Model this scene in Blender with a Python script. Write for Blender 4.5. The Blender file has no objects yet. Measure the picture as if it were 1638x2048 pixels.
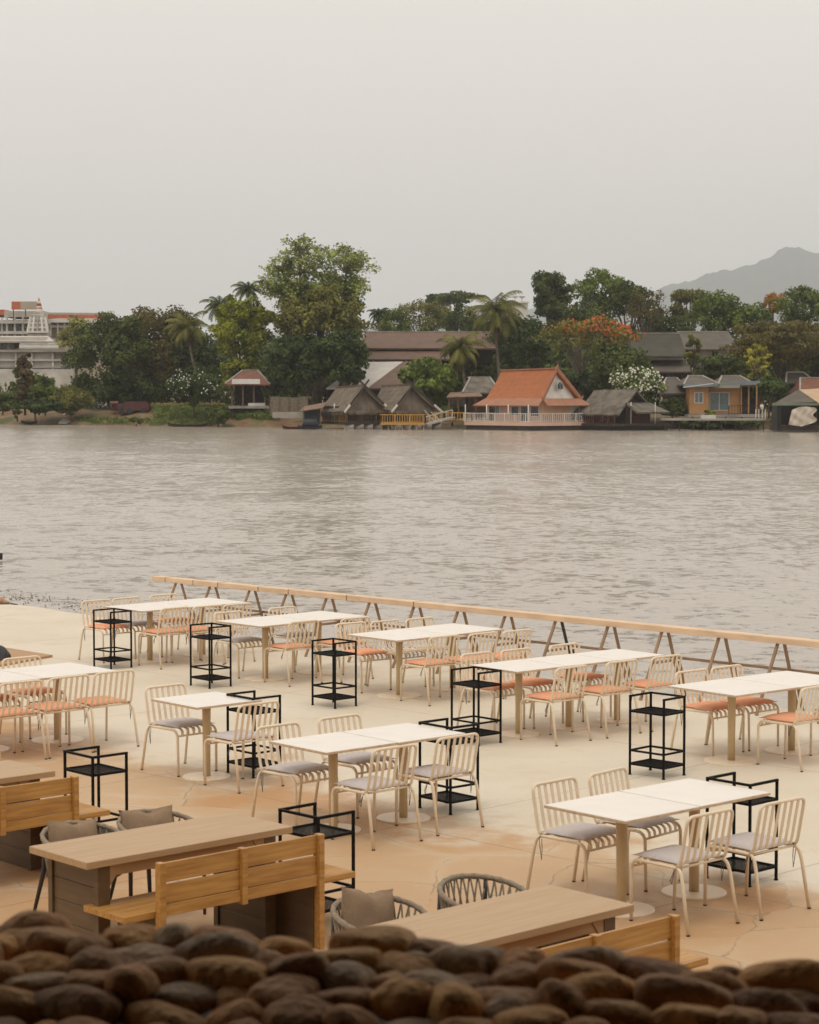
import bpy, bmesh, math, random
import numpy as np
from mathutils import Vector, Matrix

# ------------------------------------------------------------------ camera, world, sun, exposure
SC = bpy.context.scene
COL = SC.collection
H = 3.63; PITCH = math.radians(3.207); FPX = 4240.0
cam_d = bpy.data.cameras.new("camera"); cam = bpy.data.objects.new("camera", cam_d); COL.objects.link(cam)
cam.location = (0, 0, H); cam.rotation_euler = (math.radians(90) - PITCH, 0, 0)
cam_d.sensor_fit = 'VERTICAL'; cam_d.sensor_height = 24.0; cam_d.lens = 24.0 * FPX / 2048.0
cam_d.clip_start = 0.05; cam_d.clip_end = 20000
cam_d.dof.use_dof = True; cam_d.dof.focus_distance = 32.0; cam_d.dof.aperture_fstop = 4.6
SC.camera = cam

SUN_EL, SUN_AZ = math.radians(62), math.radians(205)
world = bpy.data.worlds.new("World"); SC.world = world; world.use_nodes = True
nt = world.node_tree; nt.nodes.clear()
out = nt.nodes.new('ShaderNodeOutputWorld'); bg = nt.nodes.new('ShaderNodeBackground')
sky = nt.nodes.new('ShaderNodeTexSky'); sky.sky_type = 'NISHITA'; sky.sun_disc = False
sky.sun_elevation = SUN_EL; sky.sun_rotation = SUN_AZ; sky.dust_density = 4; sky.air_density = 1.2
hs = nt.nodes.new('ShaderNodeHueSaturation'); hs.inputs['Saturation'].default_value = 0.12
nt.links.new(sky.outputs[0], hs.inputs['Color'])
# overcast veil: luminance rises towards the zenith (CIE overcast sky)
geo = nt.nodes.new('ShaderNodeNewGeometry'); sp = nt.nodes.new('ShaderNodeSeparateXYZ')
nt.links.new(geo.outputs['Incoming'], sp.inputs[0])
ab = nt.nodes.new('ShaderNodeMath'); ab.operation = 'ABSOLUTE'; nt.links.new(sp.outputs['Z'], ab.inputs[0])
mr = nt.nodes.new('ShaderNodeMapRange'); nt.links.new(ab.outputs[0], mr.inputs[0])
mr.inputs[1].default_value = 0; mr.inputs[2].default_value = 1; mr.inputs[3].default_value = 9.2; mr.inputs[4].default_value = 12.2
nz = nt.nodes.new('ShaderNodeTexNoise'); nz.inputs['Scale'].default_value = 1.3; nz.inputs['Detail'].default_value = 3
tc = nt.nodes.new('ShaderNodeTexCoord'); nt.links.new(tc.outputs['Generated'], nz.inputs['Vector'])
nr = nt.nodes.new('ShaderNodeMapRange'); nt.links.new(nz.outputs['Fac'], nr.inputs[0]); nr.inputs[3].default_value = 0.95; nr.inputs[4].default_value = 1.05
mm = nt.nodes.new('ShaderNodeMath'); mm.operation = 'MULTIPLY'; nt.links.new(mr.outputs[0], mm.inputs[0]); nt.links.new(nr.outputs[0], mm.inputs[1])
veil = nt.nodes.new('ShaderNodeVectorMath'); veil.operation = 'SCALE'; veil.inputs[0].default_value = (1.0, 0.937, 0.842)
nt.links.new(mm.outputs[0], veil.inputs['Scale'])
mx = nt.nodes.new('ShaderNodeMix'); mx.data_type = 'RGBA'; mx.inputs['Factor'].default_value = 0.9
nt.links.new(hs.outputs[0], mx.inputs['A']); nt.links.new(veil.outputs[0], mx.inputs['B'])
nt.links.new(mx.outputs['Result'], bg.inputs['Color']); bg.inputs['Strength'].default_value = 0.1
nt.links.new(bg.outputs[0], out.inputs['Surface'])

sun_d = bpy.data.lights.new("sun", 'SUN'); sun = bpy.data.objects.new("sun", sun_d); COL.objects.link(sun)
sun_d.energy = 0.6; sun_d.angle = math.radians(14); sun_d.color = (1.0, 0.93, 0.83)
sd = Vector((math.sin(SUN_AZ) * math.cos(SUN_EL), math.cos(SUN_AZ) * math.cos(SUN_EL), math.sin(SUN_EL)))
sun.rotation_euler = sd.to_track_quat('Z', 'Y').to_euler()
SC.view_settings.view_transform = 'Standard'; SC.view_settings.look = 'None'
SC.view_settings.exposure = 0.0; SC.view_settings.gamma = 1.0
SC.cycles.volume_bounces = 2

# ------------------------------------------------------------------ helpers
R = math.radians
def at(px, py, D):                      # point seen at photo pixel (px, py) at D metres in front of the camera
    u = (1024 - py) / FPX; dx = (px - 819) / FPX
    c, s = math.cos(PITCH), math.sin(PITCH)
    d = Vector((dx, c + u * s, -s + u * c))
    return Vector((0, 0, H)) + d * (D / d.y)
def ground(px, py, z=0.0):
    p = at(px, py, 1.0); d = p - Vector((0, 0, H)); t = (z - H) / d.z
    return Vector((0, 0, H)) + d * t

_m = {}
def mat(name, col, rough=0.7, var=0.12, scale=8.0, bump=0.0, bscale=None, stretch=(1, 1, 1), metal=0.0, spec=0.5,
        col2=None, trans=0.0, coord='Object', detail=4.0, objrand=0.0):
    if name in _m: return _m[name]
    m = bpy.data.materials.new(name); _m[name] = m; m.use_nodes = True
    n = m.node_tree; b = n.nodes['Principled BSDF']
    b.inputs['Roughness'].default_value = rough; b.inputs['Metallic'].default_value = metal
    b.inputs['Specular IOR Level'].default_value = spec
    tc = n.nodes.new('ShaderNodeTexCoord'); mp = n.nodes.new('ShaderNodeMapping'); mp.inputs['Scale'].default_value = stretch
    n.links.new(tc.outputs[coord], mp.inputs[0]) if coord != 'World' else n.links.new(n.nodes.new('ShaderNodeNewGeometry').outputs['Position'], mp.inputs[0])
    t = n.nodes.new('ShaderNodeTexNoise'); t.inputs['Scale'].default_value = scale; t.inputs['Detail'].default_value = detail
    n.links.new(mp.outputs[0], t.inputs['Vector'])
    cr = n.nodes.new('ShaderNodeValToRGB'); c2 = col2 or tuple(min(1, c * (1 + var)) for c in col)
    c1 = col if col2 else tuple(c * (1 - var) for c in col)
    cr.color_ramp.elements[0].position = 0.32; cr.color_ramp.elements[1].position = 0.68
    cr.color_ramp.elements[0].color = (*c1, 1); cr.color_ramp.elements[1].color = (*c2, 1)
    n.links.new(t.outputs['Fac'], cr.inputs[0]); src = cr.outputs[0]
    if objrand:
        oi = n.nodes.new('ShaderNodeObjectInfo'); h = n.nodes.new('ShaderNodeHueSaturation')
        r = n.nodes.new('ShaderNodeMapRange'); r.inputs[3].default_value = 1 - objrand; r.inputs[4].default_value = 1 + objrand
        n.links.new(oi.outputs['Random'], r.inputs[0]); n.links.new(r.outputs[0], h.inputs['Value']); n.links.new(src, h.inputs['Color']); src = h.outputs[0]
    n.links.new(src, b.inputs['Base Color'])
    if bump:
        t2 = n.nodes.new('ShaderNodeTexNoise'); t2.inputs['Scale'].default_value = bscale or scale * 3; t2.inputs['Detail'].default_value = 3
        n.links.new(mp.outputs[0], t2.inputs['Vector'])
        bp = n.nodes.new('ShaderNodeBump'); bp.inputs['Strength'].default_value = bump; bp.inputs['Distance'].default_value = 0.02
        n.links.new(t2.outputs['Fac'], bp.inputs['Height']); n.links.new(bp.outputs[0], b.inputs['Normal'])
    if trans:
        tr = n.nodes.new('ShaderNodeBsdfTranslucent'); ms = n.nodes.new('ShaderNodeMixShader'); ms.inputs[0].default_value = trans
        n.links.new(src, tr.inputs['Color']); n.links.new(b.outputs[0], ms.inputs[1]); n.links.new(tr.outputs[0], ms.inputs[2])
        n.links.new(ms.outputs[0], n.nodes['Material Output'].inputs['Surface'])
    return m

class MB:                                # collects vertices and faces for ONE mesh
    def __init__(s): s.v = []; s.f = []; s.mi = []; s.cur = 0; s.smooth = []
    def add(s, vs, fs, smooth=False):
        o = len(s.v); s.v += [tuple(p) for p in vs]
        for f in fs: s.f.append(tuple(i + o for i in f)); s.mi.append(s.cur); s.smooth.append(smooth)
        return s
    def box(s, x0, x1, y0, y1, z0, z1, M=None):
        vs = [Vector((x, y, z)) for z in (z0, z1) for y in (y0, y1) for x in (x0, x1)]
        if M: vs = [M @ p for p in vs]
        return s.add(vs, [(0, 2, 3, 1), (4, 5, 7, 6), (0, 1, 5, 4), (2, 6, 7, 3), (0, 4, 6, 2), (1, 3, 7, 5)])
    def bevbox(s, x0, x1, y0, y1, z0, z1, b=0.004, M=None):
        # box with chamfered vertical and top edges
        vs = []; 
        for z, i in ((z0, b), (z0 + b, 0), (z1 - b, 0), (z1, b)):
            for (x, y) in ((x0 + i, y0 + b + i), (x0 + b + i, y0 + i), (x1 - b - i, y0 + i), (x1 - i, y0 + b + i), (x1 - i, y1 - b - i), (x1 - b - i, y1 - i), (x0 + b + i, y1 - i), (x0 + i, y1 - b - i)):
                vs.append(Vector((x, y, z)))
        if M: vs = [M @ p for p in vs]
        fs = [tuple(range(7, -1, -1)), tuple(range(24, 32))]
        for k in range(3):
            for i in range(8): fs.append((k * 8 + i, k * 8 + (i + 1) % 8, k * 8 + 8 + (i + 1) % 8, k * 8 + 8 + i))
        return s.add(vs, fs)
    def tube(s, pts, r, n=8, caps=True, squash=1.0):
        pts = [Vector(p) for p in pts]; rs = r if isinstance(r, (list, tuple)) else [r] * len(pts)
        vs = []; up = None
        for i, p in enumerate(pts):
            t = (pts[min(i + 1, len(pts) - 1)] - pts[max(i - 1, 0)]).normalized()
            if up is None:
                up = Vector((0, 0, 1)) if abs(t.z) < 0.9 else Vector((1, 0, 0))
            a = t.cross(up).normalized(); b2 = a.cross(t).normalized(); up = b2
            for k in range(n):
                th = 2 * math.pi * k / n
                vs.append(p + (a * math.cos(th) + b2 * math.sin(th) * squash) * rs[i])
        fs = []
        for i in range(len(pts) - 1):
            for k in range(n): fs.append((i * n + k, i * n + (k + 1) % n, (i + 1) * n + (k + 1) % n, (i + 1) * n + k))
        s.add(vs, fs, True)
        if caps:
            o = len(s.v) - len(vs)
            s.f.append(tuple(o + k for k in range(n - 1, -1, -1))); s.f.append(tuple(o + (len(pts) - 1) * n + k for k in range(n)))
            s.mi += [s.cur] * 2; s.smooth += [False] * 2
        return s
    def beam(s, a, b, w, h, up=(0, 0, 1)):        # rectangular bar from a to b
        a, b = Vector(a), Vector(b); t = (b - a).normalized(); u = Vector(up)
        if abs(t.dot(u)) > 0.98: u = Vector((1, 0, 0))
        x = t.cross(u).normalized(); z = x.cross(t).normalized()
        vs = [p + x * (sx * w / 2) + z * (sz * h / 2) for p in (a, b) for sx, sz in ((-1, -1), (1, -1), (1, 1), (-1, 1))]
        return s.add(vs, [(0, 1, 2, 3), (7, 6, 5, 4), (0, 4, 5, 1), (1, 5, 6, 2), (2, 6, 7, 3), (3, 7, 4, 0)])
    def ribbon(s, prof, x0, x1, th):              # strip following (y,z) profile between x0 and x1
        n = len(prof); vs = []
        for i, (y, z) in enumerate(prof):
            a = prof[max(i - 1, 0)]; b = prof[min(i + 1, n - 1)]
            t = Vector((0, b[0] - a[0], b[1] - a[1])).normalized(); nn = Vector((0, -t.z, t.y)) * (th / 2)
            vs += [Vector((x0, y, z)) - nn, Vector((x1, y, z)) - nn, Vector((x1, y, z)) + nn, Vector((x0, y, z)) + nn]
        fs = []
        for i in range(n - 1):
            for k in range(4): fs.append((i * 4 + k, (i + 1) * 4 + k, (i + 1) * 4 + (k + 1) % 4, i * 4 + (k + 1) % 4))
        fs += [(0, 1, 2, 3), ((n - 1) * 4 + 3, (n - 1) * 4 + 2, (n - 1) * 4 + 1, (n - 1) * 4)]
        return s.add(vs, fs)
    def lathe(s, prof, n=32, c=(0, 0)):
        vs = [(c[0] + r * math.cos(2 * math.pi * k / n), c[1] + r * math.sin(2 * math.pi * k / n), z) for r, z in prof for k in range(n)]
        fs = [(i * n + k, i * n + (k + 1) % n, (i + 1) * n + (k + 1) % n, (i + 1) * n + k) for i in range(len(prof) - 1) for k in range(n)]
        s.add(vs, fs, False)
        o = len(s.v) - len(vs); s.f.append(tuple(o + k for k in range(n - 1, -1, -1))); s.f.append(tuple(o + (len(prof) - 1) * n + k for k in range(n)))
        s.mi += [s.cur] * 2; s.smooth += [False] * 2
        return s
    def quad(s, a, b, c, d): return s.add([a, b, c, d], [(0, 1, 2, 3)])
    def slab(s, pts, th, nrm=None):               # polygon given thickness along its normal
        pts = [Vector(p) for p in pts]
        n = nrm or (pts[1] - pts[0]).cross(pts[2] - pts[0]).normalized()
        n = Vector(n) * th; k = len(pts)
        fs = [tuple(range(k)), tuple(range(2 * k - 1, k - 1, -1))] + [(i, k + i, k + (i + 1) % k, (i + 1) % k) for i in range(k)]
        return s.add(pts + [p - n for p in pts], fs)
    def mesh(s, name, mats):
        me = bpy.data.meshes.new(name); me.from_pydata(s.v, [], s.f)
        mats = mats if isinstance(mats, (list, tuple)) else [mats]
        for m in mats: me.materials.append(m)
        me.polygons.foreach_set('material_index', s.mi); me.polygons.foreach_set('use_smooth', s.smooth)
        me.update(); return me
    def build(s, name, mats, parent=None, loc=None, rz=0, label=None):
        o = bpy.data.objects.new(name, s.mesh(name, mats)); COL.objects.link(o)
        if parent is not None: o.parent = parent
        if loc is not None: o.location = loc
        o.rotation_euler.z = rz
        if label: o['label'] = label
        return o
def tag(o, label=None, cat=None, group=None, kind=None):
    if label: o['label'] = label
    if cat: o['category'] = cat
    if group: o['group'] = group
    if kind: o['kind'] = kind
    return o
def thing(name, label, cat, loc=(0, 0, 0), rz=0, group=None):
    o = bpy.data.objects.new(name, None); COL.objects.link(o); o.location = loc; o.rotation_euler.z = rz
    o.empty_display_size = 0.1
    return tag(o, label, cat, group)
def copy_tree(o, parent=None, first=True):
    c = o.copy(); COL.objects.link(c)
    if parent is not None: c.parent = parent
    for ch in list(o.children): copy_tree(ch, c, False)
    return c
def arc(p0, p1, p2, n=5):               # quadratic bend
    p0, p1, p2 = Vector(p0), Vector(p1), Vector(p2)
    return [(1 - t) ** 2 * p0 + 2 * t * (1 - t) * p1 + t * t * p2 for t in [i / n for i in range(n + 1)]]

# ------------------------------------------------------------------ materials
CREAM = mat('cream_powder_coat', (0.78, 0.645, 0.475), 0.42, 0.03, 20)
PED = mat('tan_powder_coat', (0.56, 0.42, 0.24), 0.45, 0.03, 20)
TOP = mat('white_laminate', (0.81, 0.745, 0.68), 0.34, 0.035, 5, detail=7)
TOPEDGE = mat('plywood_edge', (0.55, 0.40, 0.26), 0.6, 0.15, 30)
BLACK = mat('black_metal', (0.008, 0.007, 0.006), 0.65, 0.2, 30, spec=.12)
CAPM = mat('rubber_foot', (0.02, 0.02, 0.02), 0.7)
GREY = mat('grey_fabric', (0.57, 0.515, 0.50), 0.95, 0.07, 90, 0.25, 400, spec=0.1)
ORANGE = mat('orange_fabric', (0.80, 0.39, 0.235), 0.95, 0.07, 90, 0.25, 400, spec=0.1)
TIE = mat('dark_cord', (0.08, 0.08, 0.085), 0.9)
TEAK = mat('oiled_teak', (0.36, 0.165, 0.035), 0.42, 0.2, 2.6, 0.15, 14, stretch=(1.2, 14, 14), col2=(0.54, 0.285, 0.075), detail=7)
TEAKD = mat('dark_stained_wood', (0.13, 0.078, 0.036), 0.5, 0.12, 3.0, 0.05, 14, stretch=(6, 1, 10))
TABLEW = mat('weathered_tabletop', (0.42, 0.26, 0.125), 0.45, 0.1, 2.5, 0.05, 14, stretch=(1, 12, 12), col2=(0.47, 0.31, 0.17), detail=6)
ROPE = mat('taupe_rope', (0.30, 0.235, 0.165), 0.9, 0.2, 60, 0.5, 160)
DARKC = mat('charcoal_fabric', (0.075, 0.07, 0.065), 0.95, 0.1, 60)
DARKF = mat('dark_aluminium', (0.035, 0.03, 0.028), 0.5)
TAUPE = mat('taupe_pillow', (0.29, 0.20, 0.13), 0.95, 0.06, 60, 0.2, 300, spec=0.1)
RAILW = mat('pale_rail_timber', (0.68, 0.48, 0.32), 0.6, 0.12, 3, 0.1, 30, stretch=(1, 1, 4))
RAILL = mat('brown_rail_timber', (0.30, 0.19, 0.115), 0.7, 0.15, 4, 0.1, 30)

# ------------------------------------------------------------------ terrace
def terrace_material():
    m = bpy.data.materials.new('terrace_concrete_and_stone'); m.use_nodes = True; n = m.node_tree; L = n.links.new
    b = n.nodes['Principled BSDF']; g = n.nodes.new('ShaderNodeNewGeometry'); P = g.outputs['Position']
    def noise(sc, det=4, rough=0.55, vec=P):
        t = n.nodes.new('ShaderNodeTexNoise'); t.inputs['Scale'].default_value = sc; t.inputs['Detail'].default_value = det
        t.inputs['Roughness'].default_value = rough; L(vec, t.inputs['Vector']); return t.outputs['Fac']
    def M(op, a, b2=None, c=None):
        t = n.nodes.new('ShaderNodeMath'); t.operation = op
        for i, v in enumerate((a, b2, c)):
            if v is None: continue
            if isinstance(v, (int, float)): t.inputs[i].default_value = v
            else: L(v, t.inputs[i])
        return t.outputs[0]
    def mixc(f, a, b2):
        t = n.nodes.new('ShaderNodeMix'); t.data_type = 'RGBA'
        if isinstance(f, (int, float)): t.inputs['Factor'].default_value = f
        else: L(f, t.inputs['Factor'])
        for k, v in (('A', a), ('B', b2)):
            if isinstance(v, tuple): t.inputs[k].default_value = (*v, 1)
            else: L(v, t.inputs[k])
        return t.outputs['Result']
    def rng(v, a, b2, c=0.0, d=1.0):
        t = n.nodes.new('ShaderNodeMapRange'); t.interpolation_type = 'SMOOTHSTEP'; L(v, t.inputs[0])
        for i, q in enumerate((a, b2, c, d)): t.inputs[1 + i].default_value = q
        return t.outputs[0]
    s = n.nodes.new('ShaderNodeSeparateXYZ'); L(P, s.inputs[0]); X, Y = s.outputs[0], s.outputs[1]
    u = M('MULTIPLY', M('ADD', X, Y), 0.7071); v = M('MULTIPLY', M('SUBTRACT', Y, X), 0.7071)
    n1 = noise(0.55, 5, 0.6); n2 = noise(2.2, 6, 0.65); n3 = noise(9, 5); n4 = noise(60, 3); nL = noise(0.16, 3)
    edge = M('ADD', u, M('ADD', M('MULTIPLY', M('SUBTRACT', n1, 0.5), 5.5), M('MULTIPLY', M('SUBTRACT', n2, 0.5), 1.4)))
    front = rng(edge, 12.4, 13.7, 1.0, 0.0)
    pale = mixc(rng(n1, 0.3, 0.7), (0.655, 0.57, 0.445), (0.72, 0.645, 0.53))
    pale = mixc(rng(n2, 0.50, 0.72, 0, 0.6), pale, (0.60, 0.48, 0.34))
    warm = mixc(rng(n1, 0.35, 0.65), (0.485, 0.25, 0.10), (0.535, 0.31, 0.148))
    warm = mixc(rng(n2, 0.40, 0.68, 0, 0.6), warm, (0.47, 0.315, 0.175))
    warm = mixc(rng(n3, 0.58, 0.75, 0, 0.35), warm, (0.60, 0.50, 0.37))
    # irregular flagstones
    vd = n.nodes.new('ShaderNodeVectorMath'); vd.operation = 'ADD'
    nv = n.nodes.new('ShaderNodeTexNoise'); nv.inputs['Scale'].default_value = 1.5; nv.inputs['Detail'].default_value = 4; L(P, nv.inputs['Vector'])
    vs = n.nodes.new('ShaderNodeVectorMath'); vs.operation = 'SCALE'; L(nv.outputs['Color'], vs.inputs[0]); vs.inputs['Scale'].default_value = 0.32
    L(P, vd.inputs[0]); L(vs.outputs[0], vd.inputs[1])
    vo = n.nodes.new('ShaderNodeTexVoronoi'); vo.feature = 'DISTANCE_TO_EDGE'; vo.inputs['Scale'].default_value = 0.85; L(vd.outputs[0], vo.inputs['Vector'])
    vc = n.nodes.new('ShaderNodeTexVoronoi'); vc.inputs['Scale'].default_value = 0.85; L(vd.outputs[0], vc.inputs['Vector'])
    sc = n.nodes.new('ShaderNodeSeparateColor'); L(vc.outputs['Color'], sc.inputs[0])
    warm = mixc(rng(sc.outputs[0], 0, 1, 0, 0.55), warm, (0.56, 0.42, 0.27))
    crack = M('MULTIPLY', rng(vo.outputs['Distance'], 0.002, 0.009, .8, 0), rng(n2, 0.42, 0.56))
    crack = M('MULTIPLY', crack, front)
    halo = M('MULTIPLY', M('MULTIPLY', rng(vo.outputs['Distance'], 0.01, 0.09, 1, 0), rng(n1, 0.4, 0.6)), front)
    # straight saw-cut joints in the concrete
    def joint(c, period, off):
        w = M('ABSOLUTE', M('SUBTRACT', M('FLOORED_MODULO', M('ADD', M('ADD', c, off), M('MULTIPLY', n2, 0.04)), period), period / 2))
        return rng(w, 0.004, 0.013, 1, 0)
    jt = M('MAXIMUM', joint(v, 3.3, 3.3 / 2 - 12.55), joint(u, 4.6, 4.6 / 2 - 12.45))
    jt = M('MULTIPLY', jt, rng(n1, 0.35, 0.5, 0.3, 0.9))
    col = mixc(front, pale, warm)
    col = mixc(M('MULTIPLY', halo, 0.38), col, (0.62, 0.52, 0.39))
    col = mixc(rng(n4, 0.35, 0.7, 0, 0.22), col, (0.36, 0.29, 0.2))
    col = mixc(rng(nL, 0.42, 0.62, 0, 0.18), col, (0.50, 0.40, 0.28))
    col = mixc(M('MULTIPLY', M('MAXIMUM', crack, M('MULTIPLY', jt, 0.95)), 0.45), col, (0.13, 0.09, 0.055))
    L(col, b.inputs['Base Color']); L(rng(n2, 0.3, 0.7, 0.5, 0.8), b.inputs['Roughness']); b.inputs['Specular IOR Level'].default_value = 0.35
    hgt = M('SUBTRACT', M('ADD', M('MULTIPLY', n3, 0.35), M('MULTIPLY', n4, 0.12)), M('MULTIPLY', M('MAXIMUM', crack, jt), 1.2))
    bp = n.nodes.new('ShaderNodeBump'); bp.inputs['Strength'].default_value = 0.35; bp.inputs['Distance'].default_value = 0.01
    L(hgt, bp.inputs['Height']); L(bp.outputs[0], b.inputs['Normal'])
    return m
TERR = terrace_material()
mb = MB()
edge = [(30, -1.4), (4.25, 24.35), (-0.4, 29.0), (-4.2, 32.8), (-4.75, 33.9), (-5.36, 34.75), (-5.65, 35.0), (-6.0, 35.5), (-6.45, 36.05), (-6.9, 36.35), (-7.6, 36.2), (-9, 36.3), (-12, 36.0), (-20, 34), (-30, 31), (-30, -12), (30, -12)]
mb.slab([(x, y, 0) for x, y in edge[::-1]][::-1] if False else [(x, y, 0) for x, y in edge], 1.6, nrm=(0, 0, 1))
tag(mb.build('terrace', TERR), kind='structure')

# ------------------------------------------------------------------ white pedestal tables
def make_table(w, rbase):
    t = thing('pedestal_table', '', 'table', group='white pedestal tables on the terrace')
    m = MB(); h = w / 2; m.cur = 1
    m.bevbox(-h, h, -h, h, 0.719, 0.738, 0.002); m.cur = 0
    m.box(-h + 0.003, h - 0.003, -h + 0.003, h - 0.003, 0.7385, 0.7405)
    m.build('tabletop', [TOP, TOPEDGE], t)
    m = MB(); m.lathe([(0.037, 0.0125), (0.0375, 0.3), (0.041, 0.6), (0.044, 0.705)], 28)
    o = m.build('pedestal', PED, t)
    for p in o.data.polygons: p.use_smooth = len(p.vertices) == 4
    m = MB()
    for a in (45, 135): m.box(-h * 0.75, h * 0.75, -0.02, 0.02, 0.705, 0.7185, Matrix.Rotation(R(a), 4, 'Z') @ Matrix.Translation((0, 0, 0.0 if a == 45 else -0.0006)))
    m.build('table_bracket', PED, t)
    m = MB(); m.lathe([(rbase, 0.0), (rbase, 0.008), (rbase - 0.004, 0.012)], 48); m.build('base_plate', CREAM, t)
    return t
TS = make_table(0.775, 0.2375); TL = make_table(0.895, 0.271)
used = set()
def place(proto, x, y, rz, label, z=0.0):
    o = proto if proto.name not in used else copy_tree(proto)
    if o is proto: used.add(proto.name)
    o.location = (x, y, z); o.rotation_euler.z = rz; o['label'] = label
    return o
def row(proto, cx, cy, ang, w, ks, labels, scale=1.0):
    for k, lb in zip(ks, labels):
        c, s = math.cos(R(ang)), math.sin(R(ang))
        nudge = random.Random(int(cx * 100) + int(k * 7)).uniform(-0.008, 0.008)
        o = place(proto, cx + k * w * c - nudge * s, cy + k * w * s + nudge * c, R(ang), lb)
        o.scale = (scale, scale, 1.0)
S = 'white pedestal table '
row(TS, 1.781, 14.998, 41.8, 0.781, (-.5, .5), (S + 'forming the left half of the foreground right pair', S + 'forming the right half of the foreground right pair'))
row(TS, -0.345, 17.714, 41.0, 0.762, (-.5, .5), (S + 'forming the left half of the pair in the centre with grey chairs', S + 'forming the right half of the pair in the centre with grey chairs'), 0.975)
row(TS, -1.918, 19.911, 41.0, 0.76, (0,), ('only white pedestal table standing alone, with one grey-cushioned chair on each side',), 0.97)
row(TL, -3.684, 22.041, 42.0, 0.90, (-1, 0), (S + 'cut off by the left photo edge', S + 'beside the left photo edge with three orange chairs in front'))
row(TL, -3.531, 28.662, 42.5, 0.90, (0, 1), (S + 'nearer half of the farthest pair at the water', S + 'far half of the farthest pair, by the end of the railing'))
row(TL, -1.511, 27.140, 43.5, 0.90, (-.5, .5), (S + 'left half of the second pair along the railing', S + 'right half of the second pair along the railing'))
row(TL, 0.206, 25.616, 43.0, 0.90, (-.5, .5), (S + 'left half of the third pair along the railing', S + 'right half of the third pair along the railing'))
row(TS, 1.730, 22.900, 40.0, 0.745, (-1, 0, 1), (S + 'left third of the row of three along the railing', S + 'middle one of the row of three along the railing', S + 'right third of the row of three along the railing'), 0.955)
row(TL, 3.183, 20.786, 39.5, 0.90, (0, 1), (S + 'left half of the pair at the right photo edge, by the railing', S + 'cut off by the right photo edge, by the railing'))

# ------------------------------------------------------------------ slatted chairs
def cushion_mesh(m, hx, hy, z, th, n=10, ez=0.0):
    # puffy square pad, thin at its seams and slightly pointed at the corners
    top = []; bot = []
    for j in range(n + 1):
        for i in range(n + 1):
            u, v = 2 * i / n - 1, 2 * j / n - 1
            e = (1 - abs(u) ** 5) * (1 - abs(v) ** 5); e = max(e, 0) ** 0.5
            kx = 1 + 0.03 * v ** 4 - 0.015; ky = 1 + 0.03 * u ** 4 - 0.015
            top.append((u * hx * kx, v * hy * ky, z + th * (0.35 + 0.65 * e))); bot.append((u * hx * kx, v * hy * ky, z + th * 0.3 * (1 - e)))
    N = n + 1; fs = []
    for j in range(n):
        for i in range(n):
            a = j * N + i; fs.append((a, a + 1, a + N + 1, a + N)); fs.append((a + N * N, a + N + N * N, a + N + 1 + N * N, a + 1 + N * N))
    for i in range(n):
        for (a, b2) in ((i, i + 1), (N * n + i + 1, N * n + i), (N * (i + 1), N * i), (N * i + n, N * (i + 1) + n)):
            fs.append((a, a + N * N, b2 + N * N, b2))
    return m.add(top + bot, fs, True)
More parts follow.
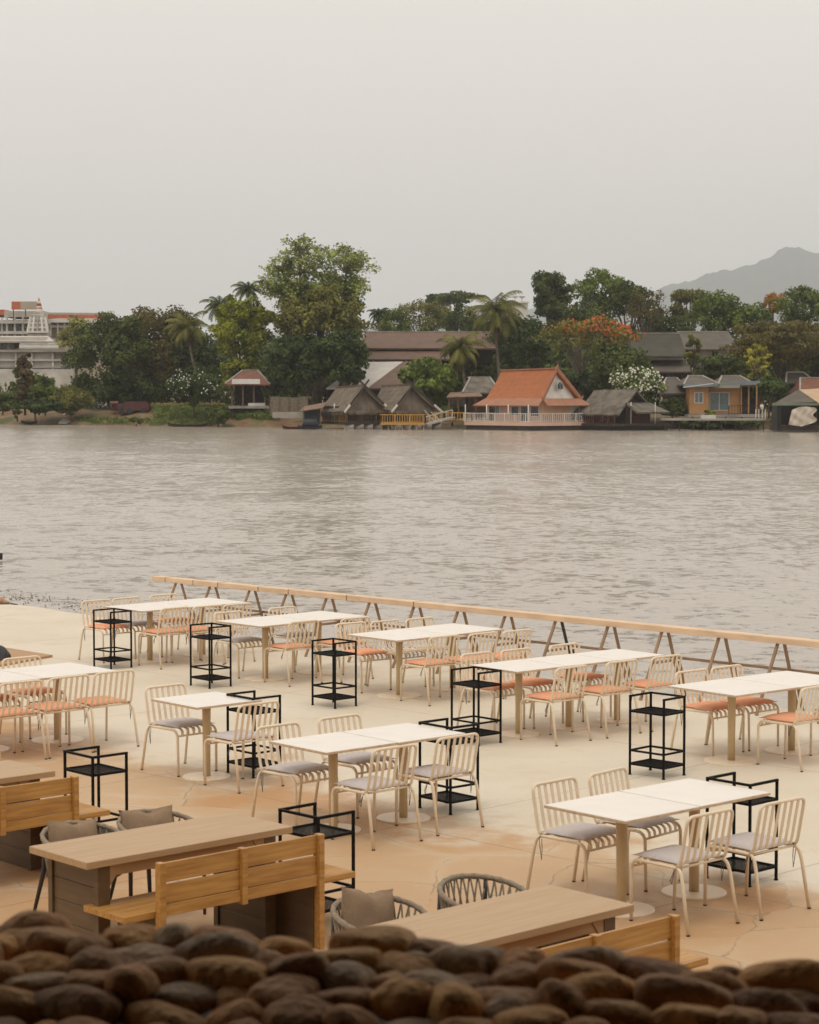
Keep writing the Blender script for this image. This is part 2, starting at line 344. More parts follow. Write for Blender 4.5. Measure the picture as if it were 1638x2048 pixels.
def make_chair(cush):
    t = thing('slatted_chair', '', 'chair', group='cream slatted chairs at the white tables')
    # backrest: bent tube with upright flat slats that run on into the seat
    m = MB(); xs, r = 0.236, 0.0125
    def side(s):
        return [(s * xs, -0.165, 0.445), (s * xs, -0.188, 0.465), (s * xs, -0.2, 0.50), (s * xs, -0.245, 0.73)]
    l = side(-1) + arc((-xs, -0.247, 0.745), (-xs, -0.255, 0.79), (-xs + 0.055, -0.256, 0.793), 5)[0:]
    rr = side(1) + arc((xs, -0.247, 0.745), (xs, -0.255, 0.79), (xs - 0.055, -0.256, 0.793), 5)[0:]
    m.tube([Vector(p) for p in l] + [Vector(p) for p in rr[::-1]], r, 8)
    for k in range(6):
        x = -xs + (k + 1) * 2 * xs / 7
        m.ribbon([(-0.255, 0.785), (-0.232, 0.67), (-0.205, 0.53), (-0.195, 0.49), (-0.178, 0.463), (-0.15, 0.45)], x - 0.0135, x + 0.0135, 0.006)
    m.build('backrest', CREAM, t)
    m = MB()
    for k in range(6):
        x = -xs + (k + 1) * 2 * xs / 7
        m.ribbon([(-0.15, 0.45), (-0.05, 0.441), (0.1, 0.443), (0.185, 0.45), (0.222, 0.444), (0.243, 0.424), (0.249, 0.385)], x - 0.0135, x + 0.0135, 0.006)
    m.tube([(-0.225, 0.246, 0.383), (0.225, 0.246, 0.383)], 0.009, 8); m.tube([(-0.235, -0.17, 0.437), (0.235, -0.17, 0.437)], 0.009, 8)
    m.build('seat', CREAM, t)
    for s in (-1, 1):
        m = MB(); m.tube([(s * xs, -0.15, 0.437), (s * 0.232, 0.17, 0.437)], 0.0124, 8, caps=False); m.build('side_rail', CREAM, t)
        m = MB(); m.tube([Vector(p) for p in [(s * 0.26, -0.285, 0.008), (s * 0.25, -0.225, 0.34)]] + arc((s * 0.247, -0.212, 0.385), (s * 0.24, -0.20, 0.435), (s * xs, -0.15, 0.437), 5), r, 8)
        m.cur = 1; m.tube([(s * 0.26, -0.2865, 0), (s * 0.26, -0.285, 0.010)], 0.0135, 8); m.build('leg', [CREAM, CAPM], t)
        m = MB(); m.tube([Vector(p) for p in [(s * 0.225, 0.255, 0.008), (s * 0.23, 0.25, 0.34)]] + arc((s * 0.23, 0.249, 0.375), (s * 0.232, 0.24, 0.433), (s * 0.232, 0.17, 0.437), 5), r, 8)
        m.cur = 1; m.tube([(s * 0.225, 0.2555, 0), (s * 0.225, 0.255, 0.010)], 0.0135, 8); m.build('leg', [CREAM, CAPM], t)
    if cush:
        m = MB(); cushion_mesh(m, 0.222, 0.215, 0.449, 0.042)
        m.v = [(x, y + 0.03, z + 0.0) for x, y, z in m.v]
        c = m.build('seat_cushion', GREY if cush == 'grey' else ORANGE, t, label=cush + ' seat cushion tied to the chair')
        m = MB(); rnd = random.Random(5)
        for s in (-1, 1):
            a = 0.13 + 0.03 * s
            m.tube([(s * 0.215, -0.17, 0.455), (s * 0.262, -0.165, 0.43), (s * 0.268, -0.15, 0.36), (s * 0.262, -0.14, 0.43 - a), (s * 0.268, -0.13, 0.35), (s * 0.25, -0.15, 0.42)], 0.003, 5)
        m.build('tie_cord', TIE, c)
    return t
PROTO = {'grey': make_chair('grey'), 'orange': make_chair('orange'), 'bare': make_chair(None)}
G_, O_, B_ = 'grey', 'orange', 'bare'
N_ = 'cream slatted chair with %s cushion, '
CH = [
 (G_, 1.866, 14.393, 42.2, 'left of the two back to us at the foreground right tables'),
 (G_, 2.434, 14.817, 41.0, 'right of the two back to us at the foreground right tables'),
 (G_, 1.238, 15.211, 224.5, 'left of the two facing us at the foreground right tables'),
 (G_, 1.680, 15.628, 229.0, 'right of the two facing us at the foreground right tables'),
 (G_, -0.289, 17.062, 42.6, 'left of the two back to us at the centre pair of tables'),
 (G_, 0.229, 17.617, 42.8, 'right of the two back to us at the centre pair of tables'),
 (G_, -0.954, 17.820, 223.6, 'left of the two facing us at the centre pair of tables'),
 (G_, -0.447, 18.297, 222.2, 'right of the two facing us at the centre pair of tables'),
 (G_, -2.199, 20.268, 223.1, 'facing us across the single white table'),
 (G_, -1.557, 19.469, 43.9, 'back to us at the single white table'),
 (O_, -3.991, 20.920, 41.4, 'leftmost of the three back to us at the left photo edge'),
 (O_, -3.585, 21.302, 43.3, 'middle of the three back to us at the left photo edge'),
 (O_, -3.175, 21.689, 41.2, 'rightmost of the three back to us at the left photo edge'),
 (O_, -3.996, 22.461, 223.0, 'whose back rises behind the tables at the left photo edge'),
 (O_, -4.388, 21.956, 221.0, 'cut off by the photo edge behind the leftmost tables'),
 (O_, -4.124, 28.742, 222.3, 'facing us behind the farthest trolley, leftmost at the farthest pair of tables'),
 (G_, -3.754, 29.108, 224.4, 'second from the left behind the farthest pair of tables'),
 (O_, -3.296, 29.563, 221.2, 'third behind the farthest pair of tables, nearest the railing end'),
 (O_, -3.274, 28.132, 42.9, 'leftmost of those back to us at the farthest pair of tables'),
 (O_, -2.861, 28.388, 40.4, 'second of those back to us at the farthest pair of tables'),
 (B_, -2.485, 28.622, 42.0, 'with no cushion, at the right end of the farthest pair of tables'),
 (G_, -2.179, 27.201, 222.2, 'left of the two facing us at the second pair along the railing'),
 (G_, -1.511, 27.803, 224.0, 'right of the two facing us at the second pair along the railing'),
 (O_, -1.484, 26.467, 42.4, 'left of the two back to us at the second pair along the railing'),
 (O_, -0.851, 26.858, 42.0, 'right of the two back to us at the second pair along the railing'),
 (O_, -0.567, 25.873, 219.5, 'facing us behind a trolley at the third pair along the railing'),
 (B_, -0.137, 25.780 + 0.35, 222.0, 'without cushion, left one facing us at the third pair of tables'),
 (B_, 0.298, 26.232 + 0.2, 222.0, 'without cushion, right one facing us at the third pair of tables'),
 (O_, 0.238, 24.848, 41.6, 'leftmost of the three back to us at the third pair of tables'),
 (O_, 0.702, 25.159, 41.8, 'middle of the three back to us at the third pair of tables'),
 (O_, 1.121, 25.444, 42.0, 'rightmost of the three back to us at the third pair of tables'),
 (O_, 0.903, 22.844, 222.8, 'leftmost of those facing us at the row of three tables'),
 (O_, 1.347, 23.169, 222.0, 'second of those facing us at the row of three tables'),
 (O_, 1.919, 23.647, 222.0, 'third of those facing us at the row of three tables'),
 (O_, 1.509, 22.047, 42.9, 'leftmost of the three back to us at the row of three tables'),
 (O_, 2.086, 22.543, 41.8, 'middle of the three back to us at the row of three tables'),
 (O_, 2.614, 22.978, 40.7, 'rightmost of the three back to us at the row of three tables'),
 (O_, 3.046, 21.367, 219.9, 'left of the two facing us at the right edge tables'),
 (O_, 3.458, 21.713, 220.4, 'right of the two facing us at the right edge tables'),
 (O_, 3.750, 20.565, 44.5, 'back to us in front of the right edge tables'),
 (O_, 4.363, 21.058, 42.7, 'farthest right, mostly cut off by the right photo edge'),
]
for c, x, y, a, lb in CH:
    lab = 'chair ' + lb if c == 'bare' else '%s-cushioned chair ' % c + lb
    place(PROTO[c], x, y, R(a), lab)

# ------------------------------------------------------------------ black trolleys
def make_trolley():
    t = thing('side_trolley', '', 'trolley', group='black wire trolleys between the tables')
    hx, hy, p = 0.2, 0.16, 0.0095
    for sx in (-1, 1):
        for sy in (-1, 1):
            m = MB(); m.bevbox(sx * hx - p, sx * hx + p, sy * hy - p, sy * hy + p, 0, 0.745, 0.0015); m.box(sx * hx - p - .003, sx * hx + p + .003, sy * hy - p - .003, sy * hy + p + .003, 0, 0.008); m.build('post', BLACK, t)
    m = MB(); z0, z1 = 0.745, 0.763
    m.box(-hx - p, -hx + p, -hy - p, hy + p, z0 - .0005, z1); m.box(hx - p, hx + p, -hy - p, hy + p, z0 - .0005, z1); m.box(-hx + p, hx - p, hy - p, hy + p, z0, z1 - .0005)
    m.build('handrail', BLACK, t)
    def ring(m, z, h=0.018):
        m.box(-hx + p, hx - p, -hy - .008, -hy + .008, z, z + h); m.box(-hx + p, hx - p, hy - .008, hy + .008, z, z + h)
        m.box(-hx - .008, -hx + .008, -hy + p, hy - p, z, z + h); m.box(hx - .008, hx + .008, -hy + p, hy - p, z, z + h)
    m = MB(); ring(m, 0.225); m.build('guard_frame', BLACK, t)
    for z in (0.095, 0.60):
        m = MB(); ring(m, z, 0.02)
        n = 22
        for k in range(-n, n + 1):                       # expanded-metal mesh
            for sgn in (-1, 1):
                d = k * 0.0165; pts = []
                # line sgn*0.6x + y = d clipped to the shelf rectangle
                cand = []
                for X in (-hx + .006, hx - .006):
                    Yv = d - sgn * 0.6 * X
                    if abs(Yv) <= hy - .006: cand.append((X, Yv))
                for Yv in (-hy + .006, hy - .006):
                    X = (d - Yv) / (sgn * 0.6)
                    if abs(X) < hx - .006: cand.append((X, Yv))
                if len(cand) >= 2:
                    zz = z + 0.011 + 0.001 * sgn
                    m.beam((*cand[0], zz), (*cand[1], zz), 0.0042, 0.0018)
        m.build('mesh_shelf', BLACK, t)
    return t
TR = make_trolley()
S2 = 'black mesh trolley, '
for x, y, a, fl, lb in [
 (-3.939, 27.981, -48.4, 0, 'farthest left, in front of the farthest tables'), (-2.469, 26.176, -49.1, 0, 'second in the back row, before the second pair of tables'),
 (-0.876, 24.514, -47.1, 0, 'third in the back row, before the third pair of tables'), (0.694, 21.923, -47.6, 0, 'at the left end of the row of three tables'),
 (2.356, 20.022, -44.0, 0, 'standing free on pale concrete left of the right edge tables'), (2.483, 15.687, -47.0, 1, 'behind the foreground right pair of tables'),
 (0.343, 18.365, -49.1, 1, 'behind the right chair of the centre tables'), (-1.487, 20.104, -48.6, 1, 'behind the chair of the single white table'),
 (-2.52, 16.88, -48.0, 1, 'beside the left wooden bench, near rope armchairs'), (-0.641, 14.486, -46.3, 1, 'at the right end of the long wooden table in the left foreground')]:
    place(TR, x, y, R(a + 180 * fl), S2 + lb)

# ------------------------------------------------------------------ long wooden tables and benches
def make_wood_table():
    t = thing('wooden_table', '', 'table', group='long wooden tables in the foreground')
    m = MB(); m.bevbox(-.815, .815, -.3275, .3275, 0.705, 0.75, 0.003); m.build('tabletop', TABLEW, t)
    for s in (-1, 1):
        m = MB(); x = s * 0.66
        for k in range(5):                              # horizontal boards with V joints
            m.bevbox(x - .03, x + .03, -.235, .235, 0.0 + k * 0.139 + .0005, (k + 1) * 0.139 - .0015, 0.003)
        for sy in (-1, 1): m.box(x - .045, x + .045, sy * .2600 - .0225, sy * .2600 + .0225, 0, 0.695)
        m.build('side_panel', TEAKD, t)
        for sy in (-1, 1):
            m = MB(); xi = x - s * .045; m.slab([(xi, sy * .26 - .018, .694), (xi - s * .10, sy * .26 - .018, .694), (xi, sy * .26 - .018, .56)][::(1 if s > 0 else -1)], 0.036, nrm=(0, -1, 0)); m.build('bracket', TABLEW, t)
    m = MB(); m.box(-.614, .614, -.27, -.245, 0.625, 0.702); m.box(-.614, .614, .245, .27, 0.625, 0.702); m.build('apron', TABLEW, t)
    return t
def make_bench():
    t = thing('wooden_bench', '', 'bench', group='slatted wooden benches in the foreground')
    # local: backrest on the -y side
    m = MB()
    for k in range(3): m.bevbox(-.882, .978, -.22 + k * .1475, -.22 + (k + 1) * .1475 - .0025, 0.41, 0.45, 0.002)
    m.build('seat', TEAK, t)
    x0, xm, x1 = -.612, .0, .612
    m = MB(); yb, yf = -.262, -.232
    for a, b2 in ((x0 + .0, xm - .022), (xm + .022, x1 - .0)):
        m.bevbox(a, b2, yb + .008, yf - .002, 0.628, 0.751, 0.002); m.bevbox(a, b2, yb + .008, yf - .002, 0.497, 0.616, 0.002)
    m.build('backrest_panel', TEAK, t)
    m = MB(); m.bevbox(x0, xm - .022, yb - .004, yf + .002, 0.42, 0.493, 0.002); m.bevbox(xm + .022, x1, yb - .004, yf + .002, 0.42, 0.493, 0.002); m.build('lower_rail', TEAK, t)
    for x in (x0 - .022, xm, x1 + .022):
        m = MB(); m.bevbox(x - .0215, x + .0215, yb - .022, yf + .006, 0.0 if x > .1 else (0.40 if abs(x) < .1 else 0.0), 0.757, 0.002); m.build('back_post', TEAK, t)
    for s in (-1, 1):
        m = MB(); x = s * (x1 + .01); m.box(x - .02, x + .02, -.224, .2, 0, 0.408); m.build('side_panel', TEAKD, t)
    return t
WT, WB = make_wood_table(), make_bench(); ya = 42.4
for cx, cy, l1, l2 in ((-1.60, 13.669, 'long wooden table in the left foreground with two rope armchairs behind it', 'wooden bench with two-panel backrest in the left foreground, fully visible'),
                       (.447, 11.515, 'long wooden table in the centre foreground, partly hidden by the stone wall', 'wooden bench at the bottom centre, mostly hidden behind the stone wall'),
                       (-3.528, 15.754, 'long wooden table cut off by the left photo edge', 'wooden bench cut off by the left photo edge')):
    place(WT, cx, cy, R(ya), l1)
    c, s = math.cos(R(ya)), math.sin(R(ya)); a, p = .137, -.40
    place(WB, cx + a * c - p * s, cy + a * s + p * c, R(ya), l2)

# ------------------------------------------------------------------ rope armchairs and pillows
def make_rope_chair():
    t = thing('rope_armchair', '', 'armchair', group='rope armchairs at the wooden tables')
    def rim(a, z_back=0.68, z_arm=0.57):              # a from -120 to 120 degrees, 0 = back centre
        x = 0.285 * math.sin(R(a)); y = -0.27 * math.cos(R(a)) - (0.0 if abs(a) < 90 else 0)
        k = min(1, abs(a) / 125); z = z_back - (z_back - z_arm) * (k ** 1.7)
        return Vector((x, y, z))
    n = 46; pts = [rim(-125 + 250 * i / n) for i in range(n + 1)]
    m = MB(); m.tube(pts, [0.0165 + (0.0035 if i % 3 == 0 else 0) for i in range(n + 1)], 9)
    m.build('rim', ROPE, t)
    def low(a): return Vector((0.245 * math.sin(R(a)), -0.235 * math.cos(R(a)), 0.40))
    m = MB(); k = 22
    for i in range(k + 1):
        a = -118 + 236 * i / k
        for d in (-1, 1):
            b2 = a + d * 10.5
            if abs(b2) > 124: continue
            p, q = rim(a), low(b2); off = (p - Vector((0, 0, p.z))).normalized() * (0.006 * d)
            m.tube([p + off, (p + q) / 2 + off * 1.2, q + off], 0.0085, 6, squash=0.5)
    m.build('rope_weave', ROPE, t)
    m = MB(); ring = [Vector((.25 * math.sin(2 * math.pi * i / 24), -.24 * math.cos(2 * math.pi * i / 24), .39)) for i in range(25)]
    m.tube(ring, 0.016, 8, caps=False); m.build('seat_frame', DARKF, t)
    m = MB(); N = 28; vs = []; prof = [(0.0, .385), (.235, .385), (.25, .40), (.25, .44), (.235, .462), (.18, .470), (0.0, .474)]
    m.lathe([(max(r, 0.001), z) for r, z in prof], 28); o = m.build('seat_cushion', DARKC, t)
    for p in o.data.polygons: p.use_smooth = True
    for sx in (-1, 1):
        m = MB(); m.tube([(sx * .235, .19, .60), (sx * .235, .2, .40), (sx * .225, .215, 0)], [.013, .016, .011], 8); m.build('leg', DARKF, t)
        m = MB(); m.tube([rim(sx * 42) , (sx * .19, -.21, .40), (sx * .235, -.31, 0)], [.012, .017, .011], 8); m.build('leg', DARKF, t)
    return t
RC = make_rope_chair()
def pillow(loc, rz, tilt, roll, label, seed):
    rnd = random.Random(seed); n = 14; vs = []; fs = []
    hx, hz, th = .225, .165, .075
    for side in (1, -1):
        for j in range(n + 1):
            for i in range(n + 1):
                u, v = 2 * i / n - 1, 2 * j / n - 1
                e = max(0, (1 - abs(u) ** 3.0) * (1 - abs(v) ** 3.0)) ** 0.55
                dent = 0.022 * math.exp(-((u + .05) ** 2) / .06) * (1 if v > 0 else 0) * v
                kx = 1 + .05 * v ** 4 - .03 * (1 - v * v); kz = 1 + .05 * u ** 4 - .03 * (1 - u * u)
                w = 0.006 * math.sin(5 * u + seed) * math.cos(4 * v + seed * 2)
                vs.append((u * hx * kx, side * (th * e + w * e), v * hz * kz - dent * 1.3 + rnd.uniform(-.0005, .0005)))
    N = n + 1
    for s in (0, N * N):
        for j in range(n):
            for i in range(n):
                a = s + j * N + i; q = (a, a + 1, a + N + 1, a + N); fs.append(q[::-1] if s == 0 else q)
    for i in range(n):
        for a, b2 in ((i, i + 1), (N * n + i + 1, N * n + i), (N * (i + 1), N * i), (N * i + n, N * (i + 1) + n)):
            fs.append((a, b2, b2 + N * N, a + N * N))
    o = MB().add(vs, fs, True).build('pillow', TAUPE)
    o.location = loc; o.rotation_euler = (R(tilt), R(roll), rz)
    tag(o, label, 'pillow', 'taupe pillows on the rope armchairs')
for i, (x, y, a, lb, pl) in enumerate([
 (-2.20, 14.21, 222, 'grey rope armchair, left of the two behind the left foreground table', 'taupe pillow in the leftmost rope armchair'),
 (-1.74, 14.62, 222, 'grey rope armchair, right of the two behind the left foreground table', 'taupe pillow in the rope armchair beside the black trolley'),
 (-.16, 12.09, 222, 'grey rope armchair with a pillow behind the centre foreground table', 'taupe pillow in the bottom centre rope armchair, leaning upright'),
 (.46, 12.60, 222, 'grey rope armchair without a pillow behind the centre foreground table', None)]):
    place(RC, x, y, R(a), lb)
    if pl:
        c, s = math.cos(R(a)), math.sin(R(a)); ly = -0.085; lx = 0.03
        pillow((x + lx * c - ly * s, y + lx * s + ly * c, 0.57 + (.025 if i == 2 else 0)), R(a + (10, 2, 8)[i]), (14, 17, 12)[i], (-7, -3, -12)[i], pl, i + 1)

# ------------------------------------------------------------------ railing
t = thing('railing', 'pale timber ledge railing on A-shaped legs along the terrace edge above the water', 'railing', (-3.85, 32.1, 0), R(-45))
Lr = 17.5
m = MB(); m.bevbox(0, Lr, -.085, .085, 0.79, 0.86, 0.004)
for a in np.arange(.0, Lr, .0001 + Lr): pass
m.build('top_beam', RAILW, t)
m = MB()
for a in (.32, .98, 1.55, 2.45, 3.1, 4.3, 5.6): m.box(a, a + .012, -.0866, .0866, 0.788, 0.8615)
m.build('metal_strap', DARKF, t)
k = 0; x = .5
while x < Lr - .3:
    if k in (9,): blk = True
    else: blk = False
    jit = random.Random(k).uniform(-.03, .03); xx = x + jit
    m = MB(); m.beam((xx, -.03, .79), (xx - .01, -.42, .0), .022, .034, up=(1, 0, 0)); m.build('inner_leg', RAILL, t)
    m = MB(); m.beam((xx + .045, .03, .79), (xx + .05, .46, -.45), .022, .034, up=(1, 0, 0))
    m.beam((xx + .085, .20, .42), (xx + .09, .50, -.45), .022, .034, up=(1, 0, 0))
    m.build('outer_leg', DARKF if blk else RAILL, t, label='black steel outer leg' if blk else None)
    m = MB(); m.beam((xx + .02, -.21, .43), (xx + .02, .19, .43), .035, .03); m.build('cross_bar', RAILL, t)
    x += .84; k += 1
m = MB(); m.box(.5, Lr - .2, .165, .20, 0.448, 0.478); m.build('foot_rail', RAILL, t)
m = MB(); m.box(.5, Lr - .2, .42, .45, -.15, -.12); m.build('foot_rail', RAILL, t)

# ------------------------------------------------------------------ mat, bag, weeds, log, boat at the left
MATW = mat('brown_wood_mat', (0.42, 0.25, 0.13), 0.7, 0.12, 2, 0.1, 30, stretch=(1, 10, 1))
p = ground(105, 1310); m = MB(); m.slab([ground(-140, 1330, .03), ground(3, 1329, .03), ground(105, 1310, .03), ground(18, 1296, .03), ground(-140, 1285, .03)], .03, nrm=(0, 0, 1))
tag(m.build('wooden_platform', MATW), 'low brown wooden platform lying on the concrete at the left photo edge', 'platform')
p = ground(-6, 1319, .03)
m = MB(); rnd = random.Random(3); vs = []; n = 24
for j in range(11):
    for i in range(n):
        a = 2 * math.pi * i / n; f = j / 10; r0 = (0.17 * (1 - f ** 2.2) ** .5 if f < 1 else 0) * (1 + .13 * math.sin(3 * a + 2 * f) + .07 * math.sin(7 * a - 5 * f)) + 0.001
        vs.append((p.x - .04 + r0 * math.cos(a) * 1.15, p.y + r0 * math.sin(a), .0305 + .21 * f + .012 * math.sin(4 * a) * (1 - f)))
m.add(vs, [(j * n + i, j * n + (i + 1) % n, (j + 1) * n + (i + 1) % n, (j + 1) * n + i) for j in range(10) for i in range(n)] + [tuple(range(n - 1, -1, -1)), tuple(range(10 * n, 11 * n))])
tag(m.build('bag', mat('black_nylon', (.035, .036, .04), .5, .2, 12, .5, 20)), 'crumpled black bag on the brown wooden platform at the left edge', 'bag')
WEED = mat('dark_weed', (.09, .075, .05), .8, .4, 10)
m = MB(); rnd = random.Random(8)
for k in range(70):
    t_ = rnd.random() ** 1.3; px = 5 + 185 * t_ + rnd.gauss(0, 9); py = 1190 + 32 * t_ + rnd.gauss(0, 4.5) - (8 if rnd.random() < .3 else 0); g = ground(px, py, -.7)
    for q in range(rnd.randint(2, 5)):
        a = rnd.uniform(0, 6.28); l = rnd.uniform(.02, .07); c0 = g + Vector((rnd.uniform(-.15, .15), rnd.uniform(-.35, .35), .0))
        e = c0 + Vector((math.cos(a) * l, math.sin(a) * l, rnd.uniform(.005, .025))); w = Vector((-math.sin(a), math.cos(a), 0)) * .014
        m.quad(c0 - w, c0 + w, e + w * .4, e - w * .4)
tag(m.build('water_weed', WEED), 'dark weeds poking out of the shallow water beside the terrace', 'weeds', kind='stuff')
a = ground(-60, 1208, -.5); b = ground(3, 1204, -.55)
m = MB(); m.tube([a, (a + b) / 2 + Vector((0, 0, .04)), b, b + Vector((.25, -.1, -.12))], [.13, .12, .1, .05], 10); tag(m.build('driftwood', mat('driftwood', (.42, .25, .14), .9, .3, 6, .5, 20)), 'pale driftwood stump in the shallows at the left photo edge', 'log')
a = ground(4, 1210, -.55); b = ground(34, 1210, -.68)
m = MB(); m.tube([a, (a * .6 + b * .4) + Vector((0, 0, .03)), b], [.035, .03, .02], 8); tag(m.build('branch', WEED), 'dark wet branch lying in the shallows behind the terrace', 'branch')
bt = thing('longtail_boat', 'dark tip of a long boat poking in at the left photo edge over open water', 'boat', at(-40, 1130, 54))
def hull(m, L, W, h, n=12, rise=.35):
    rings = []
    for i in range(n + 1):
        f = 2 * i / n - 1; w = W / 2 * (1 - abs(f) ** 2.6) + .03; z = rise * abs(f) ** 3
        rings.append([(f * L / 2, -w, h + z), (f * L / 2, -w * .7, .05 + z * .8), (f * L / 2, 0, z * .8 - .05), (f * L / 2, w * .7, .05 + z * .8), (f * L / 2, w, h + z), (f * L / 2, w - .04, h + z), (f * L / 2, 0, .12 + z * .85), (f * L / 2, -w + .04, h + z)])
    vs = [p for r in rings for p in r]; K = 8
    return m.add(vs, [(i * K + k, (i + 1) * K + k, (i + 1) * K + (k + 1) % K, i * K + (k + 1) % K) for i in range(n) for k in range(K)] + [tuple(range(K)), tuple(range((n + 1) * K - 1, n * K - 1, -1))])
m = MB(); hull(m, 4.0, .5, .06, rise=.10); hb = m.build('hull', mat('dark_boat_paint', (.03, .028, .025), .6, .3, 3), bt)
bt.location = at(-148, 1121, 54.8); bt.location.z = -.70; bt.rotation_euler.z = R(-2)

# ------------------------------------------------------------------ cobble wall in the foreground
STONES = [mat('river_stone_%s' % k, c, .7, .25, 9, .8, 38, col2=c2, spec=.22, objrand=.25) for k, c, c2 in (
    ('ochre', (.52, .25, .08), (.76, .43, .16)), ('brown', (.30, .15, .07), (.58, .32, .15)), ('grey', (.36, .23, .13), (.62, .43, .27)), ('rust', (.42, .19, .065), (.64, .34, .14)))]
WALLR = -12.5
wl = thing('stone_wall', 'low wall topped with rounded brown river stones, out of focus across the bottom', 'wall', (0, 4.22, 0), R(WALLR)); wl.rotation_euler.y = .008
WZ = 2.515
m = MB(); m.box(-2.6, 2.6, -.66, .02, 0, WZ - .15); m.build('wall_core', mat('dark_mortar', (.06, .05, .04), .95, .3, 12, .6, 40), wl)
def stone_vs(rnd, sx, sy, sz, sub):
    bm = bmesh.new(); bmesh.ops.create_icosphere(bm, subdivisions=sub, radius=1.0)
    ph = [rnd.uniform(0, 6.28) for _ in range(6)]; k1 = rnd.uniform(1.4, 2.4)
    e = rnd.uniform(.62, 1.0)
    vs = []
    for v in bm.verts:
        x, y, z = v.co
        f = 1 + .09 * math.sin(k1 * x + ph[0]) + .08 * math.sin(2.3 * y + ph[1] + x) + .06 * math.sin(3.1 * z + ph[2] + 1.5 * x) + .03 * math.sin(5 * x + 4 * y + ph[3])
        X, Y, Z_ = [math.copysign(abs(q) ** e, q) for q in (x, y, z)]
        vs.append(Vector((X * sx * f, Y * sy * f, Z_ * sz * f)))
    fs = [tuple(v.index for v in f.verts) for f in bm.faces]; bm.free(); return vs, fs
rnd = random.Random(21); cnt = 0; rest = MB()
for rowi in range(8):
    yrow = -.03 - rowi * .096; x = -1.5 + (rowi % 2) * .06 + rnd.uniform(-.03, .03)
    while x < 1.5:
        w = rnd.choice((.075, .095, .11, .125, .14, .165)) * rnd.uniform(.9, 1.12) * (1.12 if x > .2 else 1.0)
        sx, sy, sz = w * .57, rnd.uniform(.048, .068), rnd.uniform(.030, .050) * (1.12 if x > .2 else 1)
        cx = x + w * .5; z = WZ - .03 + rnd.uniform(-.02, .018) - (.018 * (rowi - 3) ** 1.35 if rowi > 3 else 0)
        vs, fs = stone_vs(rnd, sx, sy, sz, 4)
        Mx = Matrix.Translation((cx, yrow + rnd.uniform(-.016, .016), z)) @ Matrix.Rotation(rnd.uniform(-.5, .5), 4, 'Z') @ Matrix.Rotation(rnd.uniform(-.22, .22), 4, 'Y') @ Matrix.Rotation(rnd.uniform(-.3, .15), 4, 'X')
        vis = abs(cx) < .93
        if vis and cnt < 98:
            mb = MB(); mb.add(vs, fs, True); mb.build('stone', rnd.choices(STONES, (3, 4, 3, 3))[0], wl).matrix_local = Mx; cnt += 1
        else:
            rest.cur = rnd.randrange(4); rest.add([Mx @ v for v in vs], fs, True)
        x += w * .93
for hx_, hz_, w_ in ((-.82, -.045, .15), (-.105, -.028, .17), (.035, -.045, .12)):
    vs, fs = stone_vs(rnd, w_ * .55, .07, .048, 4); mb = MB(); mb.add(vs, fs, True)
    rest.cur = rnd.randrange(4); Mx = Matrix.Translation((hx_, .01, WZ + .012 + hz_)) @ Matrix.Rotation(rnd.uniform(-.2, .2), 4, 'Y'); rest.add([Mx @ v for v in vs], fs, True)
for rowi in range(3):                       # courses on the face towards us
    x = -1.5
    while x < 1.5:
        w = rnd.uniform(.1, .15); vs, fs = stone_vs(rnd, w * .56, .05, .045, 3); rest.cur = rnd.randrange(4)
        Mx = Matrix.Translation((x + w * .5, -.72 + rnd.uniform(-.01, .01), WZ - .25 - rowi * .09)); rest.add([Mx @ v for v in vs], fs, True); x += w
tag(rest.build('stone_course', STONES, wl, label='lower and outer stones of the wall'), kind='stuff')

# ------------------------------------------------------------------ unseen pavilion assumed around the camera, added to shade the near ground
pv = thing('pavilion', 'unseen roofed pavilion around the viewpoint, added to shade the stone wall', 'pavilion', (0, 0, 0))
PVM = mat('unseen_pavilion_wood', (.035, .024, .016), .8, .2, 3)  # kept dark to cut light bounced onto the stones
m = MB(); m.box(-14, 14, -11, 5.8, 5.05, 5.3); m.build('roof', PVM, pv)  # front edge placed for the shade it throws on the stones
m = MB(); m.box(-14, 14, -11.3, -11.02, -1.5, 5.6); m.build('back_wall', PVM, pv)
m = MB(); m.box(-14, 14, -11, 2.9, 1.72, 1.88); m.build('raised_floor', PVM, pv)
for sx in (-1, 1):
    m = MB(); m.box(sx * 5.0 - .1, sx * 5.0 + .1, -11, 2.6, 1.885, 5.045); m.build('side_wall', PVM, pv)  # side walls added to keep light off the stones
for x in (-7.0, 6.8):
    m = MB(); m.box(x, x + .3, 5.1, 5.4, 0, 5.04); m.build('column', PVM, pv)

